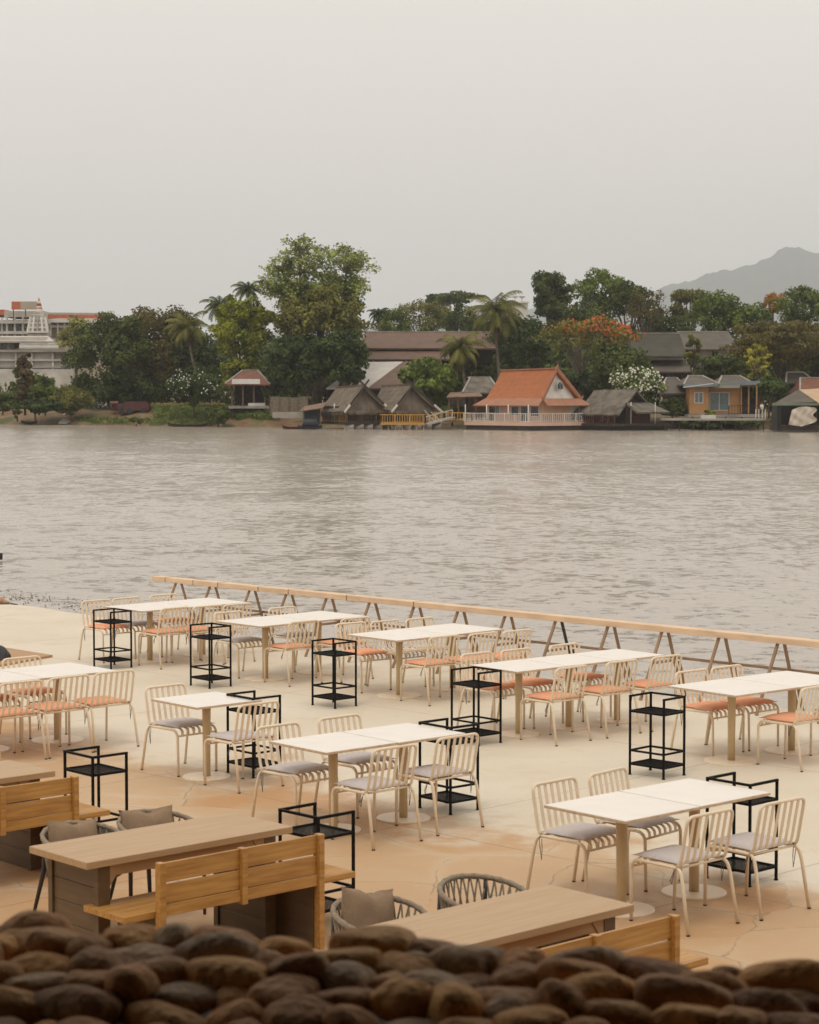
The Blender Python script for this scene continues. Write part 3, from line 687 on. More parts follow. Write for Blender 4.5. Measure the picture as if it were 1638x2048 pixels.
# ------------------------------------------------------------------ river
WATER_Z = -0.7
def shoreD(px):
    xs = [-6000, -800, 0, 400, 600, 940, 1330, 1560, 2400, 7000]; ys = [300, 300, 297, 276, 266, 267, 258, 256, 254, 250]
    return float(np.interp(px, xs, ys))
def water_material():
    m = bpy.data.materials.new('river_water'); m.use_nodes = True; n = m.node_tree; L = n.links.new; b = n.nodes['Principled BSDF']
    g = n.nodes.new('ShaderNodeNewGeometry'); mp = n.nodes.new('ShaderNodeMapping'); L(g.outputs['Position'], mp.inputs[0])
    mp.inputs['Rotation'].default_value = (0, 0, R(14)); mp.inputs['Scale'].default_value = (0.8, 0.7, 1.0)
    def noise(s, det, rough, dist=0.0):
        t = n.nodes.new('ShaderNodeTexNoise'); t.inputs['Scale'].default_value = s; t.inputs['Detail'].default_value = det; t.inputs['Roughness'].default_value = rough
        t.inputs['Distortion'].default_value = dist; L(mp.outputs[0], t.inputs['Vector']); return t.outputs['Fac']
    def M(op, a, b2):
        t = n.nodes.new('ShaderNodeMath'); t.operation = op
        for i, v in enumerate((a, b2)):
            if isinstance(v, (int, float)): t.inputs[i].default_value = v
            else: L(v, t.inputs[i])
        return t.outputs[0]
    def rng(v, a, b2, c, d):
        t = n.nodes.new('ShaderNodeMapRange'); L(v, t.inputs[0])
        for i, q in enumerate((a, b2, c, d)): t.inputs[1 + i].default_value = q
        return t.outputs[0]
    def cnoise(sc, det, rough, dist=0.0):
        t = n.nodes.new('ShaderNodeTexNoise'); t.inputs['Scale'].default_value = sc; t.inputs['Detail'].default_value = det; t.inputs['Roughness'].default_value = rough
        t.inputs['Distortion'].default_value = dist; L(mp.outputs[0], t.inputs['Vector'])
        v = n.nodes.new('ShaderNodeVectorMath'); v.operation = 'SUBTRACT'; L(t.outputs['Color'], v.inputs[0]); v.inputs[1].default_value = (.5, .5, .5); return v.outputs[0]
    def VM(op, a, b2):
        t = n.nodes.new('ShaderNodeVectorMath'); t.operation = op; L(a, t.inputs[0])
        if op == 'SCALE':
            if isinstance(b2, float): t.inputs['Scale'].default_value = b2
            else: L(b2, t.inputs['Scale'])
        elif isinstance(b2, tuple): t.inputs[1].default_value = b2
        else: L(b2, t.inputs[1])
        return t.outputs[0]
    big = noise(0.04, 4, 0.6, .8); patch = noise(0.16, 4, .6, .6)
    amp = M('MULTIPLY', rng(big, 0.36, 0.64, 0.85, 1.15), rng(patch, .36, .68, .8, 1.22))
    w = VM('ADD', VM('SCALE', cnoise(1.0, 3, .6, .5), .22), VM('SCALE', cnoise(3.8, 4, .65, .4), .37))
    w = VM('ADD', VM('SCALE', w, amp), VM('SCALE', cnoise(.13, 2, .5), .08))
    w = VM('MULTIPLY', w, (1.0, 1.0, 0.0))
    w = VM('NORMALIZE', VM('ADD', w, (0.0, -0.02, 1.0)), (0, 0, 0)); L(w, b.inputs['Normal'])
    b.inputs['Base Color'].default_value = (0.375, 0.32, 0.262, 1); b.inputs['Roughness'].default_value = 0.17; b.inputs['IOR'].default_value = 1.333
    return m
WATER = water_material()
m = MB(); m.add([(-900, 18, WATER_Z), (900, 18, WATER_Z), (900, 330, WATER_Z), (-900, 330, WATER_Z)], [(0, 1, 2, 3)])
tag(m.build('water', WATER), kind='structure')

# ------------------------------------------------------------------ far bank
def bank_material():
    m = bpy.data.materials.new('bank_soil_and_grass'); m.use_nodes = True; n = m.node_tree; L = n.links.new; b = n.nodes['Principled BSDF']; b.inputs['Roughness'].default_value = 0.95
    g = n.nodes.new('ShaderNodeNewGeometry'); t = n.nodes.new('ShaderNodeTexNoise'); t.inputs['Scale'].default_value = 0.22; t.inputs['Detail'].default_value = 6; L(g.outputs['Position'], t.inputs['Vector'])
    cr = n.nodes.new('ShaderNodeValToRGB'); L(t.outputs['Fac'], cr.inputs[0]); e = cr.color_ramp.elements
    e[0].position = .40; e[0].color = (.24, .13, .065, 1); e[1].position = .62; e[1].color = (.11, .12, .035, 1)
    x = cr.color_ramp.elements.new(.5); x.color = (.30, .20, .10, 1)
    t2 = n.nodes.new('ShaderNodeTexNoise'); t2.inputs['Scale'].default_value = 2.5; L(g.outputs['Position'], t2.inputs['Vector'])
    mx = n.nodes.new('ShaderNodeMix'); mx.data_type = 'RGBA'; mx.blend_type = 'MULTIPLY'; mx.inputs['Factor'].default_value = .6; L(cr.outputs[0], mx.inputs['A']); L(t2.outputs['Fac'], mx.inputs['B'])
    L(mx.outputs['Result'], b.inputs['Base Color']); return m
BANKM = bank_material()
offs = [(-4, -1.6), (0, -.72), (.8, -.45), (3, .1), (6, .7), (10, 1.3), (16, 1.6), (40, 1.8), (200, 2.0), (900, 2.5), (4500, 4.0)]
m = MB(); rnd = random.Random(4); pxs = list(range(-6000, -800, 400)) + list(range(-800, 2400, 25)) + list(range(2400, 7000, 400)); rowsN = len(offs)
for px in pxs:
    D = shoreD(px); jig = rnd.uniform(-.8, .8)
    for k, (o, z) in enumerate(offs):
        p = at(px, 786, D + o + (jig if k < 6 else 0)); low = 1.0 if px < 560 else .45
        m.v.append((p.x, p.y, z if k < 2 else (z * low + rnd.uniform(-.12, .12) * (k < 8))))
for i in range(len(pxs) - 1):
    for k in range(rowsN - 1): m.f.append((i * rowsN + k, (i + 1) * rowsN + k, (i + 1) * rowsN + k + 1, i * rowsN + k + 1)); m.mi.append(0); m.smooth.append(True)
tag(m.build('far_bank', BANKM), kind='structure')

# hills in the haze
HILLM = mat('forested_hill', (.035, .05, .028), .95, .5, .02, col2=(.06, .075, .04), coord='World')
prof = [(-1500, 700), (200, 690), (800, 640), (1150, 612), (1300, 582), (1340, 568), (1400, 557), (1450, 541), (1505, 528), (1535, 513), (1556, 499), (1575, 495), (1600, 500), (1638, 508), (1720, 514), (1900, 548), (2300, 590), (3200, 680)]
m = MB(); HX = np.arange(-1500, 3200, 5); rnd = random.Random(9); D0 = 8000
ph = [rnd.uniform(0, 6) for _ in range(8)]; rings = 14
for px in HX:
    py = float(np.interp(px, [q[0] for q in prof], [q[1] for q in prof])) + 2.8 * math.sin(px / 31 + ph[0]) + 1.8 * math.sin(px / 13 + ph[1]) + 1.2 * math.sin(px / 6.1) + rnd.uniform(-1.4, 1.4)
    top = at(px, py, D0); 
    for k in range(rings + 1):
        f = k / rings; y = D0 - 2600 * (1 - f) ** 1.3 + 0
        z = 2 + (top.z - 2) * (f ** 1.25) + (50 * math.sin(px / 90 + 3 * f + ph[2]) + 30 * math.sin(px / 37 + 7 * f)) * f * (1 - f)
        m.v.append((top.x * (0.72 + .28 * f) if False else top.x, y, z))
    m.v.append((top.x, D0 + 900, 0))
K = rings + 2
for i in range(len(HX) - 1):
    for k in range(K - 1): m.f.append((i * K + k, (i + 1) * K + k, (i + 1) * K + k + 1, i * K + k + 1)); m.mi.append(0); m.smooth.append(True)
tag(m.build('hills', HILLM), kind='structure')

# ------------------------------------------------------------------ foliage
def leafmat(name, c1, c2, scale=.55, c3=None):
    if max(c2) > .41: c1 = (c1[0] / .72, c1[1] / .8, c1[2] / .5); c2 = (c2[0] / 1.6, c2[1] / 1.72, c2[2] / 1.05)
    m = bpy.data.materials.new(name); m.use_nodes = True; n = m.node_tree; L = n.links.new; b = n.nodes['Principled BSDF']; b.inputs['Roughness'].default_value = .75; b.inputs['Specular IOR Level'].default_value = .25
    g = n.nodes.new('ShaderNodeNewGeometry'); t = n.nodes.new('ShaderNodeTexNoise'); t.inputs['Scale'].default_value = scale; t.inputs['Detail'].default_value = 4; L(g.outputs['Position'], t.inputs['Vector'])
    cr = n.nodes.new('ShaderNodeValToRGB'); L(t.outputs['Fac'], cr.inputs[0]); cr.color_ramp.elements[0].position = .36; cr.color_ramp.elements[1].position = .66
    cr.color_ramp.elements[0].color = (*[q * w_ for q, w_ in zip(c1, (.72, .80, .5))], 1); cr.color_ramp.elements[1].color = (*[q * w_ for q, w_ in zip(c2, (1.6, 1.72, 1.05))], 1)
    tr = n.nodes.new('ShaderNodeBsdfTranslucent'); ms = n.nodes.new('ShaderNodeMixShader'); ms.inputs[0].default_value = .22
    L(cr.outputs[0], b.inputs['Base Color']); L(cr.outputs[0], tr.inputs['Color']); L(b.outputs[0], ms.inputs[1]); L(tr.outputs[0], ms.inputs[2]); L(ms.outputs[0], n.nodes['Material Output'].inputs['Surface'])
    return m
F = dict(dark=leafmat('leaf_dark_green', (0.041, 0.055, 0.021), (0.086, 0.099, 0.035)), deep=leafmat('leaf_deep_green', (0.028, 0.043, 0.019), (0.060, 0.080, 0.030)),
         olive=leafmat('leaf_olive', (0.097, 0.090, 0.030), (0.164, 0.148, 0.052)), brown=leafmat('leaf_brown_olive', (0.078, 0.061, 0.028), (0.133, 0.102, 0.044)),
         mid=leafmat('leaf_mid_green', (0.070, 0.096, 0.026), (0.133, 0.160, 0.044)), bright=leafmat('leaf_yellow_green', (0.130, 0.150, 0.022), (0.240, 0.235, 0.040)),
         light=leafmat('leaf_light_green', (.16, .18, .07), (.27, .28, .13)), orange=leafmat('leaf_rust_orange', (0.266, 0.123, 0.041), (0.407, 0.189, 0.058)),
         yellow=leafmat('leaf_lemon', (.34, .32, .04), (.58, .52, .08)), pale=leafmat('leaf_pale_olive', (0.204, 0.189, 0.081), (0.313, 0.275, 0.128)),
         redflower=leafmat('flame_flowers', (0.500, 0.090, 0.020), (0.620, 0.160, 0.040)), white=leafmat('white_flowers', (0.700, 0.680, 0.600), (0.800, 0.780, 0.700)),
         grass=leafmat('tall_grass', (.10, .13, .05), (.13, .15, .06)), straw=leafmat('dry_grass', (0.300, 0.210, 0.090), (0.420, 0.300, 0.130)), rust=leafmat('leaf_dead_vine', (.085, .055, .033), (.11, .07, .042)))
BARK = mat('bark', (.09, .065, .045), .95, .35, 1.5, .6, 6); BARKL = mat('pale_bark', (.15, .12, .09), .95, .3, 1.5, .6, 6)
def leaves(name, C, N, size, material, parent=None, seed=0, flat=0.0, aspect=1.0, loc=None):
    rs = np.random.RandomState(seed); n = len(C)
    N = N + rs.normal(0, .55, (n, 3)); N[:, 2] += flat; N /= np.linalg.norm(N, axis=1)[:, None]
    A = np.cross(N, rs.normal(0, 1, (n, 3))); A /= np.linalg.norm(A, axis=1)[:, None]; B = np.cross(N, A)
    s = (size * rs.uniform(.55, 1.25, n))[:, None] * .5
    a = A * s; b = B * s * aspect
    V = np.stack([C - a, C - b * .8 + a * .1, C + a, C + b], 1).reshape(-1, 3)
    if loc is not None: V = V - np.array(loc)
    me = bpy.data.meshes.new(name); me.vertices.add(4 * n); me.vertices.foreach_set('co', V.astype(np.float32).ravel())
    me.loops.add(4 * n); me.loops.foreach_set('vertex_index', np.arange(4 * n, dtype=np.int32)); me.polygons.add(n)
    me.polygons.foreach_set('loop_start', np.arange(0, 4 * n, 4, dtype=np.int32)); me.materials.append(material)
    me.update(calc_edges=True); me.validate()
    o = bpy.data.objects.new(name, me); COL.objects.link(o)
    if parent is not None: o.parent = parent
    return o
def crown_points(c, r, seed, clumps=34, per=130, cr=.30, shell=.62, topbias=.25, hollow=False):
    rs = np.random.RandomState(seed); Cs = []; Ns = []; heads = []
    for k in range(clumps):
        d = rs.normal(0, 1, 3); d[2] += topbias; d /= np.linalg.norm(d)
        f = rs.uniform(shell, 1.0) ; q = rs.uniform(.65, 1.25) * cr
        cc = np.array(c) + d * np.array(r) * (f - q * .5); heads.append(cc)
        m_ = int(per * q / cr * q / cr)
        e = rs.normal(0, 1, (m_, 3)); e /= np.linalg.norm(e, axis=1)[:, None]; rad = rs.uniform(.55, 1.08, m_)[:, None]
        sc = np.array([max(r[0], r[1]) * q, max(r[0], r[1]) * q, min(max(r[0], r[1]), r[2] * 1.25) * q * .8])
        Cs.append(cc + e * rad * sc); Ns.append(e)
    return np.concatenate(Cs), np.concatenate(Ns), heads
BASEZ = 1.0
def tree(name, label, px, py, hw, hh, D, leaf, base=None, clumps=34, per=130, size=.42, cr=.30, seed=1, bark=None, trunk=.018, topbias=.3, shell=.6, limbs=7, cat='tree', group='trees on the far bank', flat=.2, flowers=None, lean=0, depth=1.0, zb=None, extra=None, limb_r=.45):
    k = D / FPX; c = at(px, py, D); r = (hw * k * 1.1, hw * k * depth * 1.05, hh * k * 1.08)
    b = at(px + lean if base is None else base, 786, D); b.z = BASEZ if zb is None else zb
    t = thing(name, label, cat, tuple(b), 0, group); loc = np.array(b)
    C, N, heads = crown_points(c, r, seed, clumps, per, cr, shell, topbias)
    if extra:
        for (ex, ey, ew, eh, nc) in extra:
            c2 = at(ex, ey, D); C2, N2, h2 = crown_points(c2, (ew * k, ew * k, eh * k), seed + 77, nc, per, cr * 1.1, shell, topbias); C = np.concatenate([C, C2]); N = np.concatenate([N, N2]); heads += h2
    leaves('crown', C, N, size, F[leaf], t, seed, flat, loc=loc)
    hgt = c.z - b.z; tr = max(hgt * trunk * 1.6, .1)
    m = MB(); cv = Vector(c) - b; bend = Vector((random.Random(seed).uniform(-.08, .08) * hgt, 0, hgt * .5))
    fork = cv * .55 + Vector((0, 0, -hh * k * .35)) if cv.z * .55 > hh * k * .35 else cv * .4
    m.tube([(0, 0, -.4), bend * .4 + Vector((0, 0, 0)), fork], [tr * 1.3, tr, tr * .75], 8)
    m.build('trunk', BARKL if bark == 'pale' else BARK, t)
    if limbs:
        m = MB(); rr = random.Random(seed + 3)
        for h in rr.sample(heads, min(limbs, len(heads))):
            e = Vector(h) - b; mid = fork.lerp(e, .5) + Vector((0, 0, .08 * hgt))
            m.tube([fork * .96, mid, e], [tr * limb_r, tr * limb_r * .55, tr * .1], 5, caps=False)
        m.build('limbs', BARKL if bark == 'pale' else BARK, t)
    if flowers:
        fm, cnt, fs, top = flowers; rs = np.random.RandomState(seed + 5)
        w = C[:, 2] - c.z > -r[2] * .4
        if top: w = w & ((C[:, 2] - c.z) / r[2] + (C[:, 0] - c.x) / r[0] * .6 + rs.normal(0, .3, len(C)) > top + .25)
        d = np.linalg.norm((C - np.array(c)) / np.array(r), axis=1); w = w & (d > .55) & (C[:, 1] < c.y + r[1] * .3)
        idx = rs.choice(np.where(w)[0], min(cnt, int(w.sum())), replace=False)
        leaves('blossom', C[idx] + N[idx] * .12 - np.array([0, .25, -.05]), N[idx] + np.array([0, -1, .5]), fs, F[fm], t, seed + 9, loc=loc)
    return t
def palm(label, px, py, Rpx, D, bpx, fronds=22, seed=0, col='mid', droop=1.0, dry=0, zb=None):
    rnd = random.Random(seed); k = D / FPX; c = at(px, py, D); b = at(bpx, 786, D); b.z = BASEZ if zb is None else zb
    t = thing('coconut_palm', label, 'palm tree', tuple(b), 0, 'palms on the far bank'); L = Rpx * k * 1.2; cv = c - b
    m = MB(); pts = [Vector((0, 0, -.3)), cv * .33 + Vector((-(cv.x) * .12, 0, 0)), cv * .7 + Vector((cv.x * .04, 0, 0)), cv]
    m.tube(pts, [.26, .2, .17, .2], 8); m.build('trunk', BARKL, t)
    for dead in ((0, 1) if dry else (0,)):
        m = MB(); q = dry if dead else fronds
        for i in range(q):
            a = 2.399 * i + rnd.uniform(-.2, .2); el = (R(70) - R(95) * (i / q) ** .9 * droop + rnd.uniform(-.1, .1)) if not dead else R(-55) + rnd.uniform(-.3, .2)
            l = L * rnd.uniform(.8, 1.1) * (.8 if dead else 1); h = Vector((math.cos(a), math.sin(a), 0)); p = cv.copy(); prev = p; n = 13; path = [p.copy()]
            e = el
            for s in range(n):
                p = p + (h * math.cos(e) + Vector((0, 0, math.sin(e)))) * (l / n); e -= (.055 + .11 * (s / n)) * (1.25 if not dead else .5); path.append(p.copy())
            m.tube(path, [.06 - .0035 * s for s in range(len(path))], 4, caps=False)
            side = Vector((-h.y, h.x, 0))
            for s in range(1, n + 1):
                for u in (0, .34, .67):
                    pp = path[s - 1].lerp(path[s], u); tt = (path[s] - path[s - 1]).normalized(); f = (s + u) / n
                    ll = l * .34 * (1 - abs(f - .45) * 1.15) * rnd.uniform(.8, 1.15)
                    for sg in (-1, 1):
                        d = (side * sg * .75 + tt * .55 + Vector((0, 0, -.42 - .3 * f + rnd.uniform(-.15, .1)))).normalized(); w = tt * .05
                        m.quad(pp - w, pp + w, pp + d * ll + w * .2, pp + d * ll - w * .2)
        m.build('dead_frond' if dead else 'fronds', F['rust' if dead else col], t)
    if not dry or True:
        m = MB()
        for i in range(7):
            a = i * 1.1; o = stone_vs(rnd, .13, .13, .15, 1); m.add([v + cv + Vector((math.cos(a) * .28, math.sin(a) * .28, -.3)) for v in o[0]], o[1], True)
        m.build('coconuts', F['olive'], t)
    return t
T = tree
# left part of the bank
T('leafy_tree', 'pale feathery tree beside the white temple buildings at the far left', 152, 668, 40, 34, 330, 'pale', seed=11, clumps=30, size=.4, per=90)
T('rain_tree', 'broad dark rain tree on the left, nearest the temple', 222, 712, 86, 88, 300, 'dark', seed=12, clumps=64, per=200, size=.42, cr=.24, extra=[(170, 770, 30, 35, 10)])
T('rain_tree', 'dark brownish rain tree right of the leftmost one, behind the red truck', 318, 700, 88, 92, 304, 'brown', seed=13, clumps=66, per=200, size=.42, cr=.24)
T('leafy_tree', 'dark low tree under the palm left of the yellow-green tree', 395, 735, 50, 68, 300, 'deep', seed=14, clumps=40, per=150)
T('leafy_tree', 'dark tree filling in behind the red truck', 255, 780, 80, 40, 300, 'deep', seed=15, clumps=44, per=150)
T('vine_covered_tree', 'cone-shaped tree smothered in reddish-brown dead vines at the far left', 50, 752, 17, 54, 292, 'rust', seed=16, clumps=44, per=100, size=.34, cr=.34, topbias=0, extra=[(52, 790, 28, 22, 16)])
T('leafy_tree', 'green creeper-covered tree around the dead-vine cone', 78, 786, 34, 34, 293, 'mid', seed=17, clumps=34, per=130, extra=[(31, 765, 12, 40, 12), (60, 798, 40, 16, 14)])
T('bamboo_clump', 'olive bamboo clump right of the vine-covered tree', 140, 799, 44, 27, 291, 'olive', seed=18, clumps=50, per=150, cat='bamboo', size=.3)
T('shrub', 'dark shrub mass at the far left photo edge', 5, 803, 40, 20, 292, 'dark', seed=19, clumps=34, per=140, cat='shrub')
T('shrub', 'dark green shrubs below the vine-covered tree', 90, 812, 66, 12, 290, 'deep', seed=20, clumps=60, per=140, cr=.18, cat='shrub')
T('small_tree', 'small round tree standing alone on the left bank by the water', 70, 817, 13, 12, 288, 'deep', seed=21, clumps=12, per=50, size=.3, zb=.4, cat='tree')
T('shrub', 'small bush on the sandy bank at the far left', 34, 826, 10, 9, 290, 'dark', seed=22, clumps=10, per=40, size=.3, zb=.2, cat='shrub', limbs=0)
T('shrub', 'bushy shrub at the water edge left of the jetty plank', 272, 842, 14, 9, 279, 'dark', seed=23, clumps=12, per=50, size=.3, zb=-.5, cat='shrub', limbs=0)
T('shrub', 'large drooping shrub at the water edge in front of the pavilion', 436, 830, 26, 20, 272, 'dark', seed=24, clumps=22, per=80, size=.32, zb=-.4, cat='shrub', limbs=0)
T('frangipani', 'frangipani with white blossoms left of the red-roofed pavilion', 388, 775, 52, 36, 276, 'deep', seed=25, clumps=36, per=120, size=.4, flowers=('white', 190, .22, None))
T('yellow_green_tree', 'bright yellow-green tree left of the tallest tree', 484, 665, 56, 76, 290, 'bright', seed=26, clumps=80, per=230, size=.36, cr=.26, extra=[(450, 640, 22, 32, 10), (480, 745, 46, 40, 18), (525, 640, 36, 40, 12)])
palm('tall coconut palm leaning over the dark rain trees on the left', 375, 655, 48, 292, 402, seed=1, col='olive', dry=7)
palm('coconut palm behind the yellow-green tree, lower left of its top', 440, 612, 40, 335, 432, seed=2, col='dark')
palm('coconut palm whose top shows just left of the tallest tree', 497, 580, 32, 345, 505, seed=3, col='dark')
palm('small distant coconut palm just right of the tallest tree', 757, 628, 24, 380, 758, seed=4, col='deep')
palm('tall coconut palm with long trunk behind the orange-roofed raft house', 990, 622, 60, 286, 1001, fronds=32, seed=5, col='olive', dry=5)
palm('coconut palm with drooping dry fronds beside the brown-roofed hall', 921, 695, 48, 277, 936, fronds=26, seed=6, col='olive', droop=1.15, dry=16)
# tall airy tree and the dark ones below it
def airy(label, D, seed):
    rs = np.random.RandomState(seed); b = at(628, 786, D); b.z = BASEZ; k = D / FPX
    t = thing('tall_airy_tree', label, 'tree', tuple(b), 0, 'trees on the far bank')
    spots = [(590, 492), (612, 485), (636, 490), (570, 512), (600, 515), (625, 520), (552, 535), (580, 540), (610, 545), (540, 560), (565, 565), (530, 572), (640, 505), (690, 500), (712, 512), (675, 520), (700, 535), (722, 540), (680, 555), (712, 565), (655, 545), (640, 570), (600, 575), (725, 580), (700, 590), (570, 590), (665, 590), (560, 560), (625, 600), (640, 530), (726, 505), (605, 500), (585, 528), (668, 508), (548, 548), (698, 515), (655, 575), (615, 565), (590, 605), (710, 605), (683, 575), (540, 578), (602, 488), (716, 528)] + [(rs.uniform(545, 722), rs.uniform(552, 612)) for _ in range(26)]
    C = []; N = []; m = MB(); base = at(640, 660, D) - b
    m.tube([(0, 0, -.3), base * .5 + Vector((.5, 0, 0)), base], [.75, .6, .45], 9); m.build('trunk', BARK, t)
    m = MB(); hubs = [at(600, 590, D) - b, at(690, 590, D) - b, at(645, 600, D) - b, at(600, 545, D) - b, at(692, 545, D) - b]
    for h in hubs[:3]: m.tube([base * .97, (base + h) / 2 + Vector((0, .4, .3)), h], [.4, .3, .2], 6, caps=False)
    m.tube([hubs[0], hubs[3]], [.2, .13], 6, caps=False); m.tube([hubs[1], hubs[4]], [.2, .13], 6, caps=False)
    for (x, y) in spots:
        x = x - 9 * max(0, (x - 640) / 85); y = y + 7 * max(0, (600 - y) / 110)
        dy = rs.uniform(-3.5, 3.5); p = at(x + rs.uniform(-5, 5), y + rs.uniform(-4, 4), D + dy); v = Vector(p) - b
        h = min(hubs, key=lambda q: (q - v).length + (0 if q.z < v.z else 5)); mid = (h + v) / 2 + Vector((0, 0, -.4))
        m.tube([h, mid, v], [.13, .08, .03], 5, caps=False)
        for q in range(7):
            w = v + Vector(rs.normal(0, .85, 3)); w.z = v.z + rs.normal(0, .5); m.tube([mid.lerp(v, rs.uniform(.2, 1)), w], [.035, .015], 4, caps=False)
            n_ = rs.randint(22, 36); C.append(np.array(w + b) + rs.normal(0, 1, (n_, 3)) * np.array([.42, .42, .26])); N.append(rs.normal(0, .5, (n_, 3)) + np.array([0, 0, .8]))
    m.build('limbs', BARKL, t)
    leaves('crown', np.concatenate(C), np.concatenate(N), .40, F['light'], t, seed, .3, loc=np.array(b)); return t
airy('tallest tree on the far bank, airy light-green crown with branches showing against the sky', 287, 30)
T('leafy_tree', 'olive middle tree under the airy crown of the tallest tree', 642, 640, 90, 66, 283, 'olive', seed=31, clumps=74, per=190, cr=.23)
T('leafy_tree', 'dark dense tree standing over the bamboo fence, left of the thatched huts', 600, 730, 72, 66, 278, 'deep', seed=32, clumps=56, per=180, cr=.26, base=632)
T('leafy_tree', 'dark drooping tree directly above the first thatched hut', 680, 715, 62, 62, 276, 'deep', seed=33, clumps=50, per=180, cr=.26, base=668, extra=[(715, 750, 18, 14, 8)])
T('leafy_tree', 'dark low tree between the pavilion and the bamboo fence', 558, 770, 34, 42, 277, 'deep', seed=34, clumps=30, per=140)
# centre background
T('flat_topped_tree', 'distant flat-topped tree on the skyline left of the big palm', 905, 598, 58, 14, 430, 'dark', seed=40, clumps=34, per=100, size=.5, limbs=10)
T('bamboo_grove', 'rounded olive bamboo grove behind the brown-roofed hall', 850, 632, 62, 36, 400, 'olive', seed=41, clumps=44, per=130, size=.4, cat='bamboo')
T('leafy_tree', 'dull green tree left end of the bamboo grove behind the hall', 785, 655, 44, 36, 395, 'mid', seed=42, clumps=30, per=120)
T('leafy_tree', 'dark green tree right end of the grove behind the hall', 925, 650, 46, 34, 380, 'dark', seed=43, clumps=32, per=120)
T('leafy_tree', 'deep green tree filling under the big palm', 1040, 690, 62, 66, 300, 'deep', seed=44, clumps=48, per=150)
T('leafy_tree', 'deep green tree behind the orange raft house ridge', 1065, 720, 40, 44, 292, 'deep', seed=45, clumps=30, per=140)
T('round_tree', 'tall round-crowned green tree on the skyline right of the big palm', 1101, 583, 44, 42, 330, 'dark', seed=46, clumps=40, per=130, cr=.28, extra=[(1110, 625, 40, 28, 20)])
T('leafy_tree', 'green tree with irregular top, highest right of the centre skyline', 1205, 585, 56, 46, 345, 'mid', seed=47, clumps=50, per=130, cr=.25)
T('leafy_tree', 'green tree just right of the irregular skyline tree', 1258, 600, 50, 38, 340, 'dark', seed=48, clumps=38, per=120)
T('bare_branched_tree', 'thin greyish-brown tree with bare twigs on the skyline', 1292, 620, 40, 54, 328, 'brown', seed=49, clumps=38, per=45, size=.35, bark='pale', limbs=22)
T('leafy_tree', 'dark green tree filling in behind the flame tree', 1165, 650, 70, 44, 325, 'dark', seed=50, clumps=48, per=130)
T('leafy_tree', 'yellowish olive tree on the skyline below the hill', 1378, 612, 40, 38, 345, 'olive', seed=51, clumps=34, per=120)
T('leafy_tree', 'rounded green tree on the skyline under the hill slope', 1436, 625, 54, 48, 335, 'mid', seed=52, clumps=42, per=130)
T('leafy_tree', 'dark green tree behind the white two-storey house', 1330, 660, 56, 40, 330, 'dark', seed=53, clumps=36, per=120)
T('rust_leaved_tree', 'rust-orange tree on the skyline at the right', 1546, 606, 26, 24, 345, 'orange', seed=54, clumps=26, per=80, size=.36)
T('leafy_tree', 'green tree on the skyline at the right photo edge', 1605, 612, 56, 38, 340, 'mid', seed=55, clumps=40, per=120)
T('leafy_tree', 'green tree between the rust tree and the hill', 1500, 640, 48, 36, 335, 'mid', seed=56, clumps=32, per=120)
T('leafy_tree', 'dark green tree past the right photo edge', 1690, 640, 60, 60, 330, 'dark', seed=57, clumps=36, per=120)
T('broadleaf_tree', 'broad-leaved green tree beside the drooping palm, right of the second hut', 858, 768, 54, 52, 263, 'mid', seed=58, clumps=46, per=110, size=.55, cr=.27, base=862)
# flame tree with open limbs
ft = T('flame_tree', 'flame tree with spreading pale limbs and orange-red flowers', 1180, 678, 100, 40, 272, 'olive', seed=60, clumps=64, per=60, size=.34, cr=.2, bark='pale', base=1140, limbs=34, topbias=.9, shell=.75, flowers=('redflower', 520, .34, .12), zb=1.0, limb_r=.32)
T('leafy_tree', 'dark green bush-like tree under the right side of the flame tree', 1235, 738, 68, 50, 266, 'dark', seed=61, clumps=44, per=150)
T('leafy_tree', 'dark tree base behind the orange-roofed house gable', 1165, 775, 34, 40, 262, 'deep', seed=62, clumps=26, per=120)
T('frangipani', 'frangipani covered in white blossoms behind the grey thatched raft house', 1275, 782, 56, 44, 259, 'mid', seed=63, clumps=40, per=110, size=.45, flowers=('white', 620, .28, None))
T('small_tree', 'small olive-brown tree in front of the white two-storey house', 1388, 700, 19, 38, 288, 'olive', seed=64, clumps=24, per=80, size=.3)
T('shrub', 'low green shrubbery behind the orange box house', 1440, 733, 62, 28, 285, 'dark', seed=65, clumps=36, per=120, cat='shrub')
T('spreading_tree', 'huge dark spreading tree at the right with open limbs', 1570, 688, 118, 46, 268, 'brown', seed=66, clumps=84, per=150, size=.36, cr=.2, base=1555, topbias=.5, limbs=26)
T('spreading_tree', 'dark tree past the right end behind the boathouse', 1640, 720, 60, 50, 275, 'dark', seed=67, clumps=44, per=140)
T('golden_shower_tree', 'lemon-yellow flowering tree in front of the dark spreading tree', 1514, 722, 27, 38, 262, 'yellow', seed=68, clumps=44, per=30, size=.28, cr=.2, limbs=24)
T('shrub', 'dark shrub hanging over the porch of the orange box house', 1538, 778, 44, 22, 257, 'deep', seed=69, clumps=30, per=110, cat='shrub')
T('shrub', 'green shrub on the bank between the thatched raft house and the grey hut', 1345, 815, 30, 20, 256, 'dark', seed=70, clumps=20, per=90, cat='shrub', zb=0)
T('shrub', 'leafy shrub beside the right boathouse', 1548, 833, 13, 16, 247, 'mid', seed=71, clumps=14, per=50, size=.3, cat='shrub', zb=-.3, limbs=0)
T('shrub', 'low shrubs at the bank behind the yellow gangway', 905, 828, 34, 16, 260, 'mid', seed=72, clumps=18, per=60, size=.3, cat='shrub', zb=0, limbs=0)
